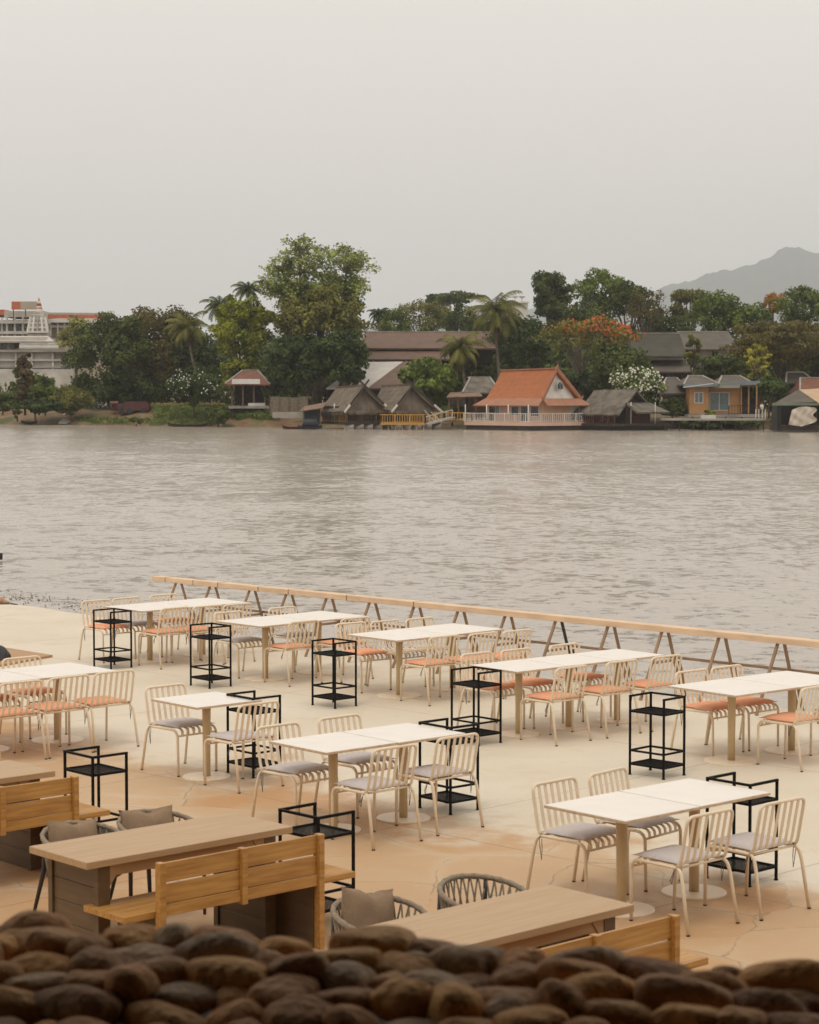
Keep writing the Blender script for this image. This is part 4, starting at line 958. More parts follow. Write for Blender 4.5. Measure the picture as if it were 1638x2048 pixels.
T('shrub', 'shrub by the small grey hut beside the drooping palm', 945, 812, 20, 14, 264, 'dark', seed=73, clumps=16, per=70, size=.3, cat='shrub', zb=0, limbs=0)
T('shrub', 'yellow-green spiky plant in a pot on the walkway', 1418, 829, 12, 9, 250, 'bright', seed=74, clumps=10, per=40, size=.3, cat='shrub', zb=0, limbs=0)
# far-off woodland that closes the view behind everything
rs = np.random.RandomState(99); Cs = []; Ns = []
for k in range(420):
    px = rs.uniform(-260, 1950)
    if 0 < px < 215 and k % 6: continue
    top = np.interp(px, [-260, 0, 230, 420, 740, 800, 1000, 1060, 1638, 1950], [640, 700, 690, 660, 700, 668, 650, 655, 655, 640])
    D = rs.uniform(365, 470); p = at(px, top + rs.uniform(8, 90), D); q = rs.uniform(2.2, 4.4); n_ = 170
    e = rs.normal(0, 1, (n_, 3)); e /= np.linalg.norm(e, axis=1)[:, None]; Cs.append(np.array(p) + e * np.array([q, q, q * .8]) * rs.uniform(.6, 1.05, (n_, 1))); Ns.append(e)
for k in range(520):
    px = rs.uniform(-60, 1800); D = rs.uniform(308, 345); py = rs.uniform(695, 810)
    if px < 520 and py < 725 or (px < 240 and py < 775): continue
    p = at(px, py, D); q = rs.uniform(2.0, 3.6); n_ = 150
    e = rs.normal(0, 1, (n_, 3)); e /= np.linalg.norm(e, axis=1)[:, None]; Cs.append(np.array(p) + e * np.array([q, q, q * .8]) * rs.uniform(.6, 1.05, (n_, 1))); Ns.append(e)
tag(leaves('woodland', np.concatenate(Cs), np.concatenate(Ns), .75, F['dark'], None, 5, .3), 'dark woodland mass closing the view behind houses and trees', 'woodland', kind='stuff')
# tall grass on the left bank
rs = np.random.RandomState(7); C = []
for px0, px1, o0, o1, n_, ht in ((305, 560, 3, 11, 5200, .8), (-40, 330, 11, 18, 2200, .5), (150, 440, .5, 3, 1200, .35)):
    for i in range(n_):
        px = rs.uniform(px0, px1); o = rs.uniform(o0, o1); p = at(px, 786, shoreD(px) + o); z = np.interp(o, [q[0] for q in offs], [q[1] for q in offs]); C.append((p.x, p.y, z + rs.uniform(.05, ht)))
C = np.array(C); o = leaves('bank_grass', C, rs.normal(0, .3, (len(C), 3)) + np.array([0, -1, 0]), .5, F['grass'], None, 3, 0, aspect=.4)
tag(o, 'tall green grass growing on the sloping left bank', 'grass', kind='stuff')
C = []
for i in range(1800):
    px = rs.choice([rs.uniform(-40, 40), rs.uniform(300, 450)]); o = rs.uniform(11, 16); p = at(px, 786, shoreD(px) + o); C.append((p.x, p.y, 1.5 + rs.uniform(0, .8)))
tag(leaves('dry_grass', np.array(C), rs.normal(0, .3, (len(C), 3)) + np.array([0, -1, 0]), .45, F['straw'], None, 4, 0, aspect=.4), 'golden dry grass along the top of the left bank', 'grass', kind='stuff')

# ------------------------------------------------------------------ buildings on the far bank
THATCH = mat('grey_thatch', (.11, .085, .06), .95, .3, 1.2, .8, 9, stretch=(1, 1, .35), col2=(.19, .155, .115), coord='World')
THATCH2 = mat('weathered_grey_roofing', (.075, .062, .047), .95, .3, .9, .6, 6, col2=(.19, .165, .13), coord='World')
ORT = mat('orange_roof_tile', (.34, .105, .03), .7, .1, 1.5, .2, 8, coord='World'); ORT2 = mat('faded_orange_tile', (.33, .145, .08), .7, .15, 1.5, coord='World')
BRT = mat('brown_roof_tile', (.135, .078, .052), .75, .15, .8, .3, 5, coord='World'); GRT = mat('grey_roof_tile', (.10, .083, .065), .8, .2, .8, .3, 5, coord='World')
GGR = mat('mossy_dark_roof', (.055, .05, .036), .85, .25, .6, coord='World')
REDT = mat('red_brown_roof', (.19, .075, .045), .7, .2, 1, coord='World'); TIN = mat('pale_tin_roof', (.48, .44, .39), .5, .12, .6, coord='World'); RUSTY = mat('rusty_tin', (.20, .12, .075), .7, .35, 1.5, coord='World')
DW = mat('dark_timber', (.045, .032, .024), .85, .3, 2, coord='World'); MW = mat('brown_timber', (.15, .09, .055), .8, .25, 2, coord='World')
PINK = mat('pink_plaster', (.60, .40, .31), .8, .06, .8, coord='World'); PEACH = mat('peach_plaster', (.62, .40, .27), .8, .05, .8, coord='World')
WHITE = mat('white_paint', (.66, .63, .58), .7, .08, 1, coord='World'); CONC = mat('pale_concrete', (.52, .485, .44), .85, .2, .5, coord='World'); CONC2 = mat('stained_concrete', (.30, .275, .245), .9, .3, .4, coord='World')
OCHRE = mat('orange_board_wall', (.50, .265, .105), .75, .1, 1.2, coord='World'); YEL = mat('yellow_ochre_paint', (.46, .245, .055), .6, .12, 2, coord='World')
GLASS = mat('dark_window_glass', (.03, .035, .04), .12, .3, .8); CURT = mat('curtained_glass', (.16, .20, .21), .25, .25, 3)
BLUEF = mat('blue_grey_fascia', (.17, .21, .23), .6, .1, 1); MAROON = mat('maroon_paint', (.10, .028, .024), .7, .2, 1, coord='World'); BEIGE = mat('beige_panel', (.42, .36, .27), .8, .08, .5, coord='World')
REDS = mat('orange_red_band', (.50, .13, .06), .7, .1, 1); TARP = mat('white_tarpaulin', (.52, .45, .37), .8, .1, 2, .4, 3); TANR = mat('tan_roof_sheet', (.48, .33, .21), .7, .1, 1); GRB = mat('green_grey_beam', (.15, .19, .12), .7, .1, 1)
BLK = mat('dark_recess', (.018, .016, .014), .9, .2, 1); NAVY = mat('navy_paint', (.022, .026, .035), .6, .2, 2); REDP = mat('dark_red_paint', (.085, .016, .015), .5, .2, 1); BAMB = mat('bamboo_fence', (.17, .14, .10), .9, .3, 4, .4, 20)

class B:
    def __init__(s, name, label, px, D, cat='house', group=None):
        s.L = at(px, 786, D); s.L.z = 0; s.t = thing(name, label, cat, tuple(s.L), 0, group)
    def put(s, name, m, mt, parent=None, label=None):
        m.v = [(x - s.L.x, y - s.L.y, z - s.L.z) for x, y, z in m.v]
        return m.build(name, mt, parent or s.t, label=label)
    def wall(s, name, mt, x0, x1, y0, y1, D, depth, parent=None, label=None):
        m = MB(); rectbox(m, x0, x1, y0, y1, D, depth); return s.put(name, m, mt, parent, label)
    def windows(s, rects, D, frame=WHITE, pane=GLASS, name='window', fw=.10, mull=True):
        for (x0, x1, y0, y1) in rects:
            a, b = at(x0, y1, D), at(x1, y0, D); m = MB(); X0, X1, Z0, Z1 = a.x, b.x, a.z, b.z
            m.box(X0 - fw, X0, D - .10, D + .02, Z0 - fw, Z1 + fw); m.box(X1, X1 + fw, D - .10, D + .02, Z0 - fw, Z1 + fw); m.box(X0, X1, D - .10, D + .02, Z1, Z1 + fw); m.box(X0, X1, D - .10, D + .02, Z0 - fw, Z0)
            if mull: m.box((X0 + X1) / 2 - .04, (X0 + X1) / 2 + .04, D - .08, D, Z0, Z1)
            f = s.put(name, m, frame); m = MB(); m.box(X0, X1, D - .04, D + .01, Z0, Z1); s.put('pane', m, pane, f)
def rectbox(m, x0, x1, y0, y1, D, depth):
    a, b = at(x0, y1, D), at(x1, y0, D); m.box(a.x, b.x, D, D + depth, a.z, b.z)
def pts(*q): return [at(*p) for p in q]
def roof_slab(m, corners, th=.18): m.slab(corners, th)
def hut(b, A, Bk, L, C, Rr, roofm, gable, th=.28, barge=None, bw=.2, ext=.0, gable_inset=.5):
    # rotated gabled roof: A = near ridge end, Bk = far ridge end, L/C = near/far eave corners on the left, Rr = near eave corner on the right
    A, Bk, L, C, Rr = pts(A, Bk, L, C, Rr); R2 = Rr + (Bk - A)
    R2.z = Rr.z
    mid = lambda p, q, s: p.lerp(q, .5) - Vector((0, 0, s))
    for (P, Q, U, V) in ((A, Bk, C, L), (A, Bk, R2, Rr)):   # slightly concave slopes
        m = MB(); n1 = []; N = 6
        for i in range(N + 1):
            f = i / N; sag = .16 * math.sin(math.pi * f) * (P.z - V.z) * .35
            n1.append((P.lerp(V, f) - Vector((0, 0, sag)), Q.lerp(U, f) - Vector((0, 0, sag))))
        vs = []
        for a, c in n1: vs += [a, c, a - Vector((0, 0, th)), c - Vector((0, 0, th))]
        fs = []
        for i in range(N):
            o = i * 4; fs += [(o, o + 1, o + 5, o + 4), (o + 2, o + 6, o + 7, o + 3), (o, o + 4, o + 6, o + 2), (o + 1, o + 3, o + 7, o + 5)]
        fs += [(0, 2, 3, 1), (N * 4, N * 4 + 1, N * 4 + 3, N * 4 + 2)]
        m.add(vs, fs); b.put('roof', m, roofm)
    back = (Bk - A).normalized() * gable_inset; m = MB(); base = Vector((0, 0, th))
    m.slab([A + back - Vector((0, 0, th * 1.1)), L.lerp(Rr, .06) + back - Vector((0, 0, .05)), L.lerp(Rr, .94) + back - Vector((0, 0, .05))], .08); b.put('gable', m, gable)
    if barge is not None:
        for e in (L, Rr):
            d = (A - e).normalized(); m = MB(); f = -(Bk - A).normalized() * .06
            m.beam(e - d * ext * .6 + f, A + d * ext + f, .08, bw); b.put('bargeboard', m, barge)
    return A, Bk, L, C, Rr, R2
def wallseg(m, p, q, z0, z1, th=.12):
    d = (Vector((q.x, q.y, 0)) - Vector((p.x, p.y, 0))).normalized(); n = Vector((d.y, -d.x, 0)) * th
    vs = [Vector((v.x, v.y, z)) + o for z in (z0, z1) for v in (p, q) for o in (Vector(), -n)]
    m.add(vs, [(0, 1, 3, 2), (4, 6, 7, 5), (0, 2, 6, 4), (1, 5, 7, 3), (0, 4, 5, 1), (2, 3, 7, 6)])
def segpt(p, q, f, z=0.0, out=0.0):
    d = (Vector((q.x, q.y, 0)) - Vector((p.x, p.y, 0))).normalized(); n = Vector((d.y, -d.x, 0)); r = p.lerp(q, f) + n * out; r.z = z; return r
def rail(b, name, mt, p, q, z0, h, step=.35, r=.035, mid=False):
    m = MB(); L = (q - p).length; n = max(2, int(L / step)); up = Vector((0, 0, 1))
    P, Q = p.copy(), q.copy(); P.z = Q.z = z0
    m.beam(P + up * h, Q + up * h, r * 2.2, r * 2.2); m.beam(P + up * .12, Q + up * .12, r * 1.6, r * 1.6)
    if mid: m.beam(P + up * h * .55, Q + up * h * .55, r * 1.6, r * 1.6)
    for i in range(n + 1):
        c = P.lerp(Q, i / n); w = r * (1.8 if i % 6 == 0 else .8); m.box(c.x - w, c.x + w, c.y - w, c.y + w, z0, z0 + h)
    return b.put(name, m, mt)
def zpy(py, D): return at(819, py, D).z

# two thatched raft huts
for nm, lab, pA, pB, pL, pC, pR in (
    ('thatched_raft_house', 'left one of the two twin thatched raft huts with crossed gable boards', (729, 771, 257), (672, 776, 264), (690, 822, 254), (633, 826, 262), (781, 821, 258)),
    ('thatched_raft_house', 'right one of the two twin thatched raft huts, behind the yellow-fenced platform', (825, 770, 257.5), (764, 773, 264), (784, 822, 254.5), (742, 812, 262), (881, 822, 258.5))):
    b = B(nm, lab, pA[0], 258, 'hut'); A, Bk, L, C, Rr, R2 = hut(b, pA, pB, pL, pC, pR, THATCH, THATCH, barge=DW, bw=.22, ext=1.1, gable_inset=.8)
    for e in (L, Rr):
        d = (A - e).normalized(); m = MB(); f = -(Bk - A).normalized() * .13; m.beam(e - d * .25 + f, e + d * 1.15 + f, .08, .26); b.put('bargeboard_tip', m, WHITE)
    m = MB(); f = Vector((0, 0, .10)); m.beam(A + f, Bk + f, .22, .14); b.put('ridge_cap', m, MW)
    zf = .15; ins = lambda p, c: p.lerp(c, .12)
    cen = (L + C + Rr + R2) / 4; Lw, Cw, Rw, R2w = [p.lerp(cen, .17) for p in (L, C, Rr, R2)]; zt = L.z + .35
    m = MB(); a = Lw.lerp(Cw, .35); c = Rw.lerp(R2w, .3); wallseg(m, a, c, zf, zt + .2); wallseg(m, Cw, a, zf, zt + .2); b.put('wall', m, DW)
    m = MB(); q = segpt(a, c, .55, 0, .03); q2 = segpt(a, c, .8, 0, .03); wallseg(m, q, q2, zf, zf + 1.9, .03); b.put('door', m, MW)
    for f in (0, .33, .66, 1):
        p = Lw.lerp(Rw, f); m = MB(); m.tube([(p.x, p.y, zf), (p.x, p.y, zt + .5)], .09, 6); b.put('post', m, MW)
    for f in (.5, 1):
        p = Lw.lerp(Cw, f); m = MB(); m.tube([(p.x, p.y, zf), (p.x, p.y, zt + .5)], .08, 6); b.put('post', m, WHITE if f == .5 else MW)
    m = MB(); N = 60                                                     # ragged thatch fringe on the gable eave
    rr = random.Random(4)
    for (p, q) in ((L, Rr), (L, C)):
        for i in range(N):
            c = p.lerp(q, (i + .5) / N); w = (q - p) / N * .6; dz = rr.uniform(.25, .5); m.quad(c - w + Vector((0, 0, .02)), c + w + Vector((0, 0, .02)), c + w * .6 - Vector((0, 0, dz)), c - w * .6 - Vector((0, 0, dz)))
    b.put('thatch_fringe', m, THATCH)
    m = MB(); cs = [p.lerp(cen, .02) for p in (L, Rr, R2, C)]; m.slab([Vector((p.x, p.y, zf)) for p in cs], .3, nrm=(0, 0, 1)); b.put('deck', m, DW)
    m = MB()
    for f in (.08, .3, .5, .72, .92):
        p = L.lerp(Rr, f); m.tube([(p.x - .6, p.y + .6, -.45), (p.x + .6, p.y + .6, -.45)], .38, 8)
    b.put('float', m, CONC2)
    if nm and 'left' in lab: rail(b, 'railing', YEL, Lw, Lw.lerp(Cw, 1.0), zf, .95)
    rail(b, 'railing', MW if 'left' in lab else YEL, Lw.lerp(Rw, .02), Lw.lerp(Rw, .98), zf, .9)

# yellow-fenced jetty and gangway
b = B('jetty', 'yellow-fenced jetty platform in front of the right thatched hut', 805, 251, 'jetty')
a, c = at(760, 786, 251), at(850, 786, 249.5); back = Vector((0, 3.2, 0)); z0 = .1
m = MB(); m.slab([Vector((p.x, p.y, z0)) for p in (a, c, c + back, a + back)], .22, nrm=(0, 0, 1)); b.put('deck', m, YEL)
rail(b, 'fence', YEL, a, c, z0, 1.0, .3, .045); rail(b, 'fence', YEL, c, c + back, z0, 1.0, .3, .045); rail(b, 'fence', YEL, a, a + back, z0, 1.0, .3, .045)
m = MB()
for f in np.linspace(.03, .97, 7):
    p = a.lerp(c, f); m.tube([(p.x, p.y + .3, -1.5), (p.x, p.y + .3, z0)], .08, 6)
b.put('piles', m, CONC2)
b = B('gangway', 'white sloping gangway from the yellow jetty up to the yellow walkway', 880, 252, 'gangway')
p, q = at(848, 786, 250.6), at(905, 786, 253); p.z, q.z = -.1, .75; m = MB(); m.beam(p, q, 1.3, .16); b.put('deck', m, CONC2)
m = MB()
for s in (0, .65):
    o = Vector((0, s * 1.4 - .5, 0)); m.beam(p + o + Vector((0, 0, .9)), q + o + Vector((0, 0, .9)), .07, .07)
    for f in np.linspace(0, 1, 6): r_ = p.lerp(q, f) + o; m.beam(r_, r_ + Vector((0, 0, .9)), .06, .06)
for i, x in enumerate((849, 862)):
    p2 = at(x, 786, 251); m.beam((p2.x, p2.y, 1.6 - i * .2), (p2.x + 1.3, p2.y, .2), .08, .08)
b.put('handrail', m, CONC)
b = B('walkway', 'yellow railed walkway along the bank left of the pink raft house', 900, 256, 'walkway')
p, q = at(868, 786, 256), at(938, 786, 254.5); m = MB(); P, Q = p.copy(), q.copy(); P.z = Q.z = .25; m.beam(P, Q, 1.5, .2); b.put('deck', m, MW); rail(b, 'railing', YEL, p + Vector((0, -.7, 0)), q + Vector((0, -.7, 0)), .35, .95, .35, .045)

# orange-roofed pink raft house
b = B('raft_house', 'pink raft house with bright orange tiled roof and white gable', 1060, 252, 'house', None)
A, Bk, L, C, Rr, R2 = hut(b, (1114, 738, 250), (1003, 742, 257), (1086, 797, 247.2), (971, 798, 254.2), (1161, 797, 252), ORT, WHITE, th=.2, barge=ORT2, bw=.42, ext=.35, gable_inset=.55)
dd = (Bk - A).normalized()
for e, nn in ((A, 'finial'), (L, 'finial'), (Rr, 'finial')):
    o = (e - (L + Rr) / 2).normalized() if e is not A else Vector((0, 0, 1)); m = MB()
    m.tube([e - dd * .05 - o * .2, e + o * .15 - dd * .05, e + o * .3 - dd * .15 + Vector((0, 0, .18)), e + o * .26 - dd * .1 + Vector((0, 0, .42))], [.11, .12, .08, .02], 6); b.put(nn, m, ORT2)
m = MB(); f = Vector((0, 0, .08)); m.beam(A + f, Bk + f, .3, .16); b.put('ridge_cap', m, ORT2)
gc = (L + Rr) / 2; gz = A.z * .45 + L.z * .55; u = (Rr - L).normalized(); o = gc + dd * .42; 
m = MB(); aw = [Vector((o.x, o.y, 0)) + u * x + Vector((0, 0, gz + z)) for x, z in ((-.55, -.55), (.55, -.55), (.55, .05), (.35, .42), (0, .6), (-.35, .42), (-.55, .05))]
m.slab(aw, .10, nrm=dd); wf = b.put('window', m, CONC)
m = MB()
for x0, x1 in ((-.45, -.05), (.05, .45)): m.slab([p - dd * .115 for p in [Vector((o.x, o.y, gz)) + u * x + Vector((0, 0, z)) for x, z in ((x0, -.45), (x1, -.45), (x1, .05 if x1 > 0 else .4), (x0, .4 if x0 > 0 else .05))]], .03, nrm=dd)
b.put('pane', m, GLASS, wf)
# skirt roofs below
def skirt(b, p, q, zin, zout, run, mt, th=.14):
    d = (Vector((q.x, q.y, 0)) - Vector((p.x, p.y, 0))).normalized(); n = Vector((d.y, -d.x, 0)) * run
    i0, i1 = Vector((p.x, p.y, zin)), Vector((q.x, q.y, zin)); o0, o1 = Vector((p.x, p.y, zout)) + n - d * run * .45, Vector((q.x, q.y, zout)) + n + d * run * .45
    m = MB(); m.slab([i0, o0, o1, i1], th); b.put('skirt_roof', m, mt)
Zs = L.z + .02
skirt(b, C, L, Zs, zpy(811, 248), 1.5, ORT2); skirt(b, L, Rr, Zs - .012, zpy(811, 248) + .01, 1.3, ORT2)
cen = (L + Rr + C + R2) / 4; Lw, Cw, Rw, R2w = [p.lerp(cen, k_) for p, k_ in ((L, .02), (C, .02), (Rr, .02), (R2, .02))]
zf, zt = .28, Zs - .15
m = MB(); wallseg(m, Cw, Lw, zf, zt, .2); b.put('wall', m, PINK)
m = MB(); s_ = Lw.lerp(Rw, .72); wallseg(m, Lw, s_, zf, zt, .2); b.put('wall', m, PEACH)
m = MB(); wallseg(m, s_, Rw, zf, zt, .2); b.put('wall', m, WHITE)
for f0, f1, z0, z1, pn in ((.06, .16, .05, 2.1, GLASS), (.17, .24, .9, 2.1, CURT), (.46, .58, .8, 2.1, GLASS), (.63, .74, .05, 2.15, GLASS), (.80, .93, .7, 2.15, GLASS)):
    m = MB(); p, q = segpt(Cw, Lw, f0 - .012, 0, .06), segpt(Cw, Lw, f1 + .012, 0, .06); wallseg(m, p, q, zf + z0 - .08, zf + z1 + .1, .05); w_ = b.put('door' if z0 < .1 else 'window', m, WHITE)
    m = MB(); p, q = segpt(Cw, Lw, f0, 0, .09), segpt(Cw, Lw, f1, 0, .09); wallseg(m, p, q, zf + z0, zf + z1, .03); b.put('pane', m, pn, w_)
fr = (L - C).normalized(); nrm_ = Vector((fr.y, -fr.x, 0)).normalized()
dk0 = [C + nrm_ * 2.4 - fr * 1.2, L + nrm_ * 2.4 + fr * .2, Rr + fr * 2.2, R2 + fr * .5, C - fr * .5]
m = MB(); m.slab([Vector((p.x, p.y, .26)) for p in dk0], .42, nrm=(0, 0, 1)); b.put('deck', m, PINK)
m = MB(); m.slab([Vector((p.x, p.y, -.17)) for p in [cen + (q - cen) * .97 for q in dk0]], .8, nrm=(0, 0, 1)); b.put('pontoon', m, DW)
rail(b, 'railing', WHITE, dk0[0] + Vector((0, .1, 0)), dk0[1] + Vector((-.1, .1, 0)), .265, 1.0, .28, .03)
rail(b, 'railing', WHITE, dk0[1] + Vector((-.1, .1, 0)), dk0[2] + Vector((-.1, 0.1, 0)), .265, 1.0, .28, .03)
for f in (.02, .35, .68, .98):
    p = (dk0[0]).lerp(dk0[1], f) + Vector((0, .2, 0)); m = MB(); m.tube([(p.x, p.y, .26), (p.x, p.y, zpy(811, 248) + .1)], .07, 6); b.put('column', m, WHITE)

# big grey thatched raft house
b = B('thatched_raft_house', 'largest thatched raft house, weathered grey sagging roof, right of the pink one', 1235, 250, 'hut')
A, Bk, L, C, Rr, R2 = hut(b, (1274, 778, 249), (1188, 780, 254), (1252, 806, 247), (1168, 806, 252.5), (1298, 806, 251), THATCH2, DW, th=.25, barge=None, gable_inset=1.0)
Zs = L.z
skirt(b, C, L, Zs + .05, zpy(829, 247), 2.3, THATCH2, .22); skirt(b, L, Rr, Zs + .04, zpy(826, 247) + .1, 2.3, THATCH2, .22)
cen = (L + Rr + C + R2) / 4; Lw, Cw, Rw, R2w = [p.lerp(cen, -.04) for p in (L, C, Rr, R2)]
m = MB(); wallseg(m, Cw, Lw, .1, Zs, .15); wallseg(m, Lw, Rw, .1, Zs, .15); b.put('wall', m, DW)
m = MB(); wallseg(m, segpt(Lw, Rw, .1, 0, .03), segpt(Lw, Rw, .9, 0, .03), .12, 1.9, .04); b.put('door', m, MAROON)
fr = (L - C).normalized(); nrm_ = Vector((fr.y, -fr.x, 0)).normalized()
P, Q = Cw + nrm_ * 1.9 - fr * .6, Lw + nrm_ * 1.9
rail(b, 'railing', MAROON, P, Q, .12, 1.0, 1.1, .04, True)
m = MB(); n_ = 12
for i in range(n_):
    p, q = P.lerp(Q, i / n_), P.lerp(Q, (i + 1) / n_); m.beam((p.x, p.y, .2), (q.x, q.y, 1.05), .05, .05); m.beam((p.x, p.y + .04, 1.05), (q.x, q.y + .04, .2), .05, .05)
b.put('lattice', m, MAROON)
for f in (0, .25, .5, .75, 1.0):
    p = P.lerp(Q, f); m = MB(); m.tube([(p.x, p.y, .1), (p.x, p.y, Zs - .2)], .07, 6); b.put('post', m, MW)
m = MB(); dk = [P - fr * .8 + nrm_ * .4, Q + nrm_ * .4 + fr * .2, Rw + fr * 3.2, R2w + fr, Cw - fr]; m.slab([Vector((p.x, p.y, .1)) for p in dk], .3, nrm=(0, 0, 1)); b.put('deck', m, DW)
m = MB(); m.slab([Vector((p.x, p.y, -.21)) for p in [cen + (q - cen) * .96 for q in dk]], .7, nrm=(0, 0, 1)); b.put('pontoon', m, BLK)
for f in (.3, .75):
    p = Q.lerp(Rw + fr * 3, f); m = MB(); m.tube([(p.x, p.y, .1), (p.x, p.y, 2.6)], .05, 5); b.put('post', m, WHITE)

# roofs with ridge parallel to the bank
def hip(b, x0, x1, ye, yr, D0, depth, inset, mt, th=.18, name='roof', overhang=0, parent=None):
    e = [at(x0, ye, D0), at(x1, ye, D0)]; z = e[0].z; X0, X1 = e[0].x, e[1].x; zr = at((x0 + x1) / 2, yr, D0 + depth / 2).z; I = inset * D0 / FPX
    v = [(X0, D0, z), (X1, D0, z), (X1, D0 + depth, z), (X0, D0 + depth, z), (X0 + I, D0 + depth / 2, zr), (X1 - I, D0 + depth / 2, zr)]
    w = [(x, y, q - th) for x, y, q in v[:4]]
    m = MB(); m.add(v + w, [(0, 1, 5, 4), (1, 2, 5), (2, 3, 4, 5), (3, 0, 4), (0, 6, 7, 1), (1, 7, 8, 2), (2, 8, 9, 3), (3, 9, 6, 0), (9, 8, 7, 6)])
    o = b.put(name, m, mt, parent); r = MB(); r.beam((X0 + I, D0 + depth / 2, zr + .05), (X1 - I, D0 + depth / 2, zr + .05), .3, .14)
    if I > .5:
        for sx, xx in ((X0, X0 + I), (X1, X1 - I)): r.beam((sx, D0, z + .05), (xx, D0 + depth / 2, zr + .05), .22, .12)
    b.put('ridge_cap', r, CONC2, o); return o
b = B('orange_cottage', 'orange board-walled box cottage on stilts with sliding glass door', 1435, 258, 'house')
b.wall('wall', OCHRE, 1379, 1418, 766, 828, 254, 8); b.wall('wall', OCHRE, 1418.2, 1480, 771, 828, 256, 6, label=None)
hip(b, 1368, 1440, 769, 752, 252.4, 12, 22, GRT); hip(b, 1436, 1512, 770, 752, 254, 10, 20, GRT)
m = MB(); m.beam(at(1367, 772, 252.3), at(1426, 770, 252.3), .12, .38); m.beam(at(1426, 770, 252.3), at(1520, 764, 253.9), .12, .34); b.put('fascia', m, BLUEF)
m = MB(); m.slab([at(1366, 774, 252.2), at(1427, 766, 252.2), at(1427, 766, 254), at(1366, 774, 254)], .1, nrm=(0, 0, 1)); b.put('eave', m, WHITE)
b.wall('sign_board', BEIGE, 1428, 1480, 766, 776, 253.6, .15)
b.windows([(1390, 1405, 786, 805)], 254, pane=CURT); b.windows([(1420, 1457, 786, 820)], 256, pane=CURT, name='sliding_door')
b.wall('side_wall', MW, 1481, 1524, 772, 830, 259, 4)
for x in (1481, 1496, 1512): b.wall('column', OCHRE, x, x + 3, 772, 832, 255.5, .25)
b.windows([(1499, 1509, 790, 826)], 259, pane=GLASS, name='door', frame=DW, mull=False)
b.wall('floor_slab', CONC2, 1376, 1528, 829, 834, 252.5, 9)
for x in (1384, 1418, 1450, 1482, 1515): b.wall('stilt', DW, x, x + 3, 834, 858, 254, .25)  # dark colour stands in for shadow beneath the cottage
p, q = at(1458, 786, 252.8), at(1524, 786, 252.8); rail(b, 'railing', DW, p, q, zpy(829, 252.5), 1.05, .35, .025)
T('shrub', 'dark creeping shrubbery under the walkway of the orange cottage', 1445, 846, 80, 9, 252, 'deep', seed=80, clumps=60, per=70, cr=.12, cat='shrub', zb=-.6, limbs=0)
b = B('grey_hut', 'small grey hut with hipped roof squeezed beside the orange cottage', 1350, 262, 'hut')
b.wall('wall', CONC2, 1338, 1376, 784, 832, 259, 6); hip(b, 1318, 1386, 786, 756, 257, 9, 24, GRT); b.windows([(1352, 1362, 796, 812)], 259, frame=MW)
b = B('walkway', 'low grey concrete walkway on stilts in front of the orange cottage', 1430, 246, 'walkway')
b.wall('deck', CONC2, 1324, 1532, 837, 841, 245, 1.6)  # darker concrete tone takes in the shadows around the walkway
for x in range(1330, 1530, 28): b.wall('stilt', DW, x, x + 2.4, 841, 864, 245.3, .3)  # stilts coloured dark for the shadow under the deck
for x in (1511, 1517, 1524, 1530): b.wall('post', WHITE, x, x + 1.4, 818, 837, 245.6, .12)
b.wall('planter', CONC, 1403, 1432, 830, 837, 245.5, .8)
b = B('two_storey_house', 'two-storey house with mossy dark roof behind the flowering frangipani', 1320, 298, 'house')
hip(b, 1264, 1374, 712, 667, 294, 12, 4, GGR); b.wall('wall', WHITE, 1296, 1368, 711, 720, 296, 8); hip(b, 1300, 1388, 743, 720, 292, 12, 8, GRT); b.wall('wall', MAROON, 1320, 1378, 743, 775, 295, 6); b.windows([(1335, 1345, 748, 760), (1352, 1362, 748, 760), (1368, 1374, 748, 760)], 295, frame=MW)
b = B('white_house', 'white house with grey roof behind the small olive-brown tree', 1420, 306, 'house')
hip(b, 1360, 1478, 698, 664, 302, 14, 6, GRT); b.wall('wall', WHITE, 1400, 1472, 698, 735, 305, 8); b.windows([(1424, 1436, 703, 720), (1462, 1470, 703, 713)], 305)
b = B('brown_roofed_hall', 'long hall with two-tier brown tiled roof behind the thatched huts', 850, 300, 'hall')
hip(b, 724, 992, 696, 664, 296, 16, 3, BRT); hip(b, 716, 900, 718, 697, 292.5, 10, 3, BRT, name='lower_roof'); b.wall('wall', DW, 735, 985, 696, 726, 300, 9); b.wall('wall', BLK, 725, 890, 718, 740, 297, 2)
for x in (811, 745, 880): b.wall('column', WHITE, x, x + 3, 718, 740, 293, .3)
b = B('warehouse', 'warehouse with white and brown sloping roof above the thatched huts', 760, 284, 'shed')
m = MB(); m.slab(pts((652, 776, 276), (735, 776, 276), (806, 723, 290), (728, 724, 290)), .2); b.put('roof', m, TIN, label='white roof sheet')
m = MB(); m.slab(pts((736, 776, 276), (830, 776, 276), (856, 723, 290), (806.5, 723, 290)), .2); b.put('roof', m, BRT, label='brown roof sheet')
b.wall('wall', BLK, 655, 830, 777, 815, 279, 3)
b.wall('wall', CONC, 815, 845, 724, 740, 291, 2)
b = B('pavilion', 'open red-roofed sala pavilion on posts at the left end of the buildings', 490, 280, 'pavilion')
hip(b, 450, 540, 768, 741, 275, 9, 30, REDT); b.wall('gable', WHITE, 464, 520, 758, 768, 274.8, .15)
for x in (462, 484, 506, 528): b.wall('post', MW, x, x + 3, 768, 815, 276, .25)
b.wall('floor', CONC2, 456, 538, 812, 817, 275.5, 7); b.wall('bench', CONC, 496, 530, 806, 812, 275.7, .5); b.wall('back_wall', DW, 470, 530, 770, 812, 282, .3)
b = B('bamboo_fence', 'grey bamboo fence panel between the pavilion and the thatched huts', 575, 268, 'fence')
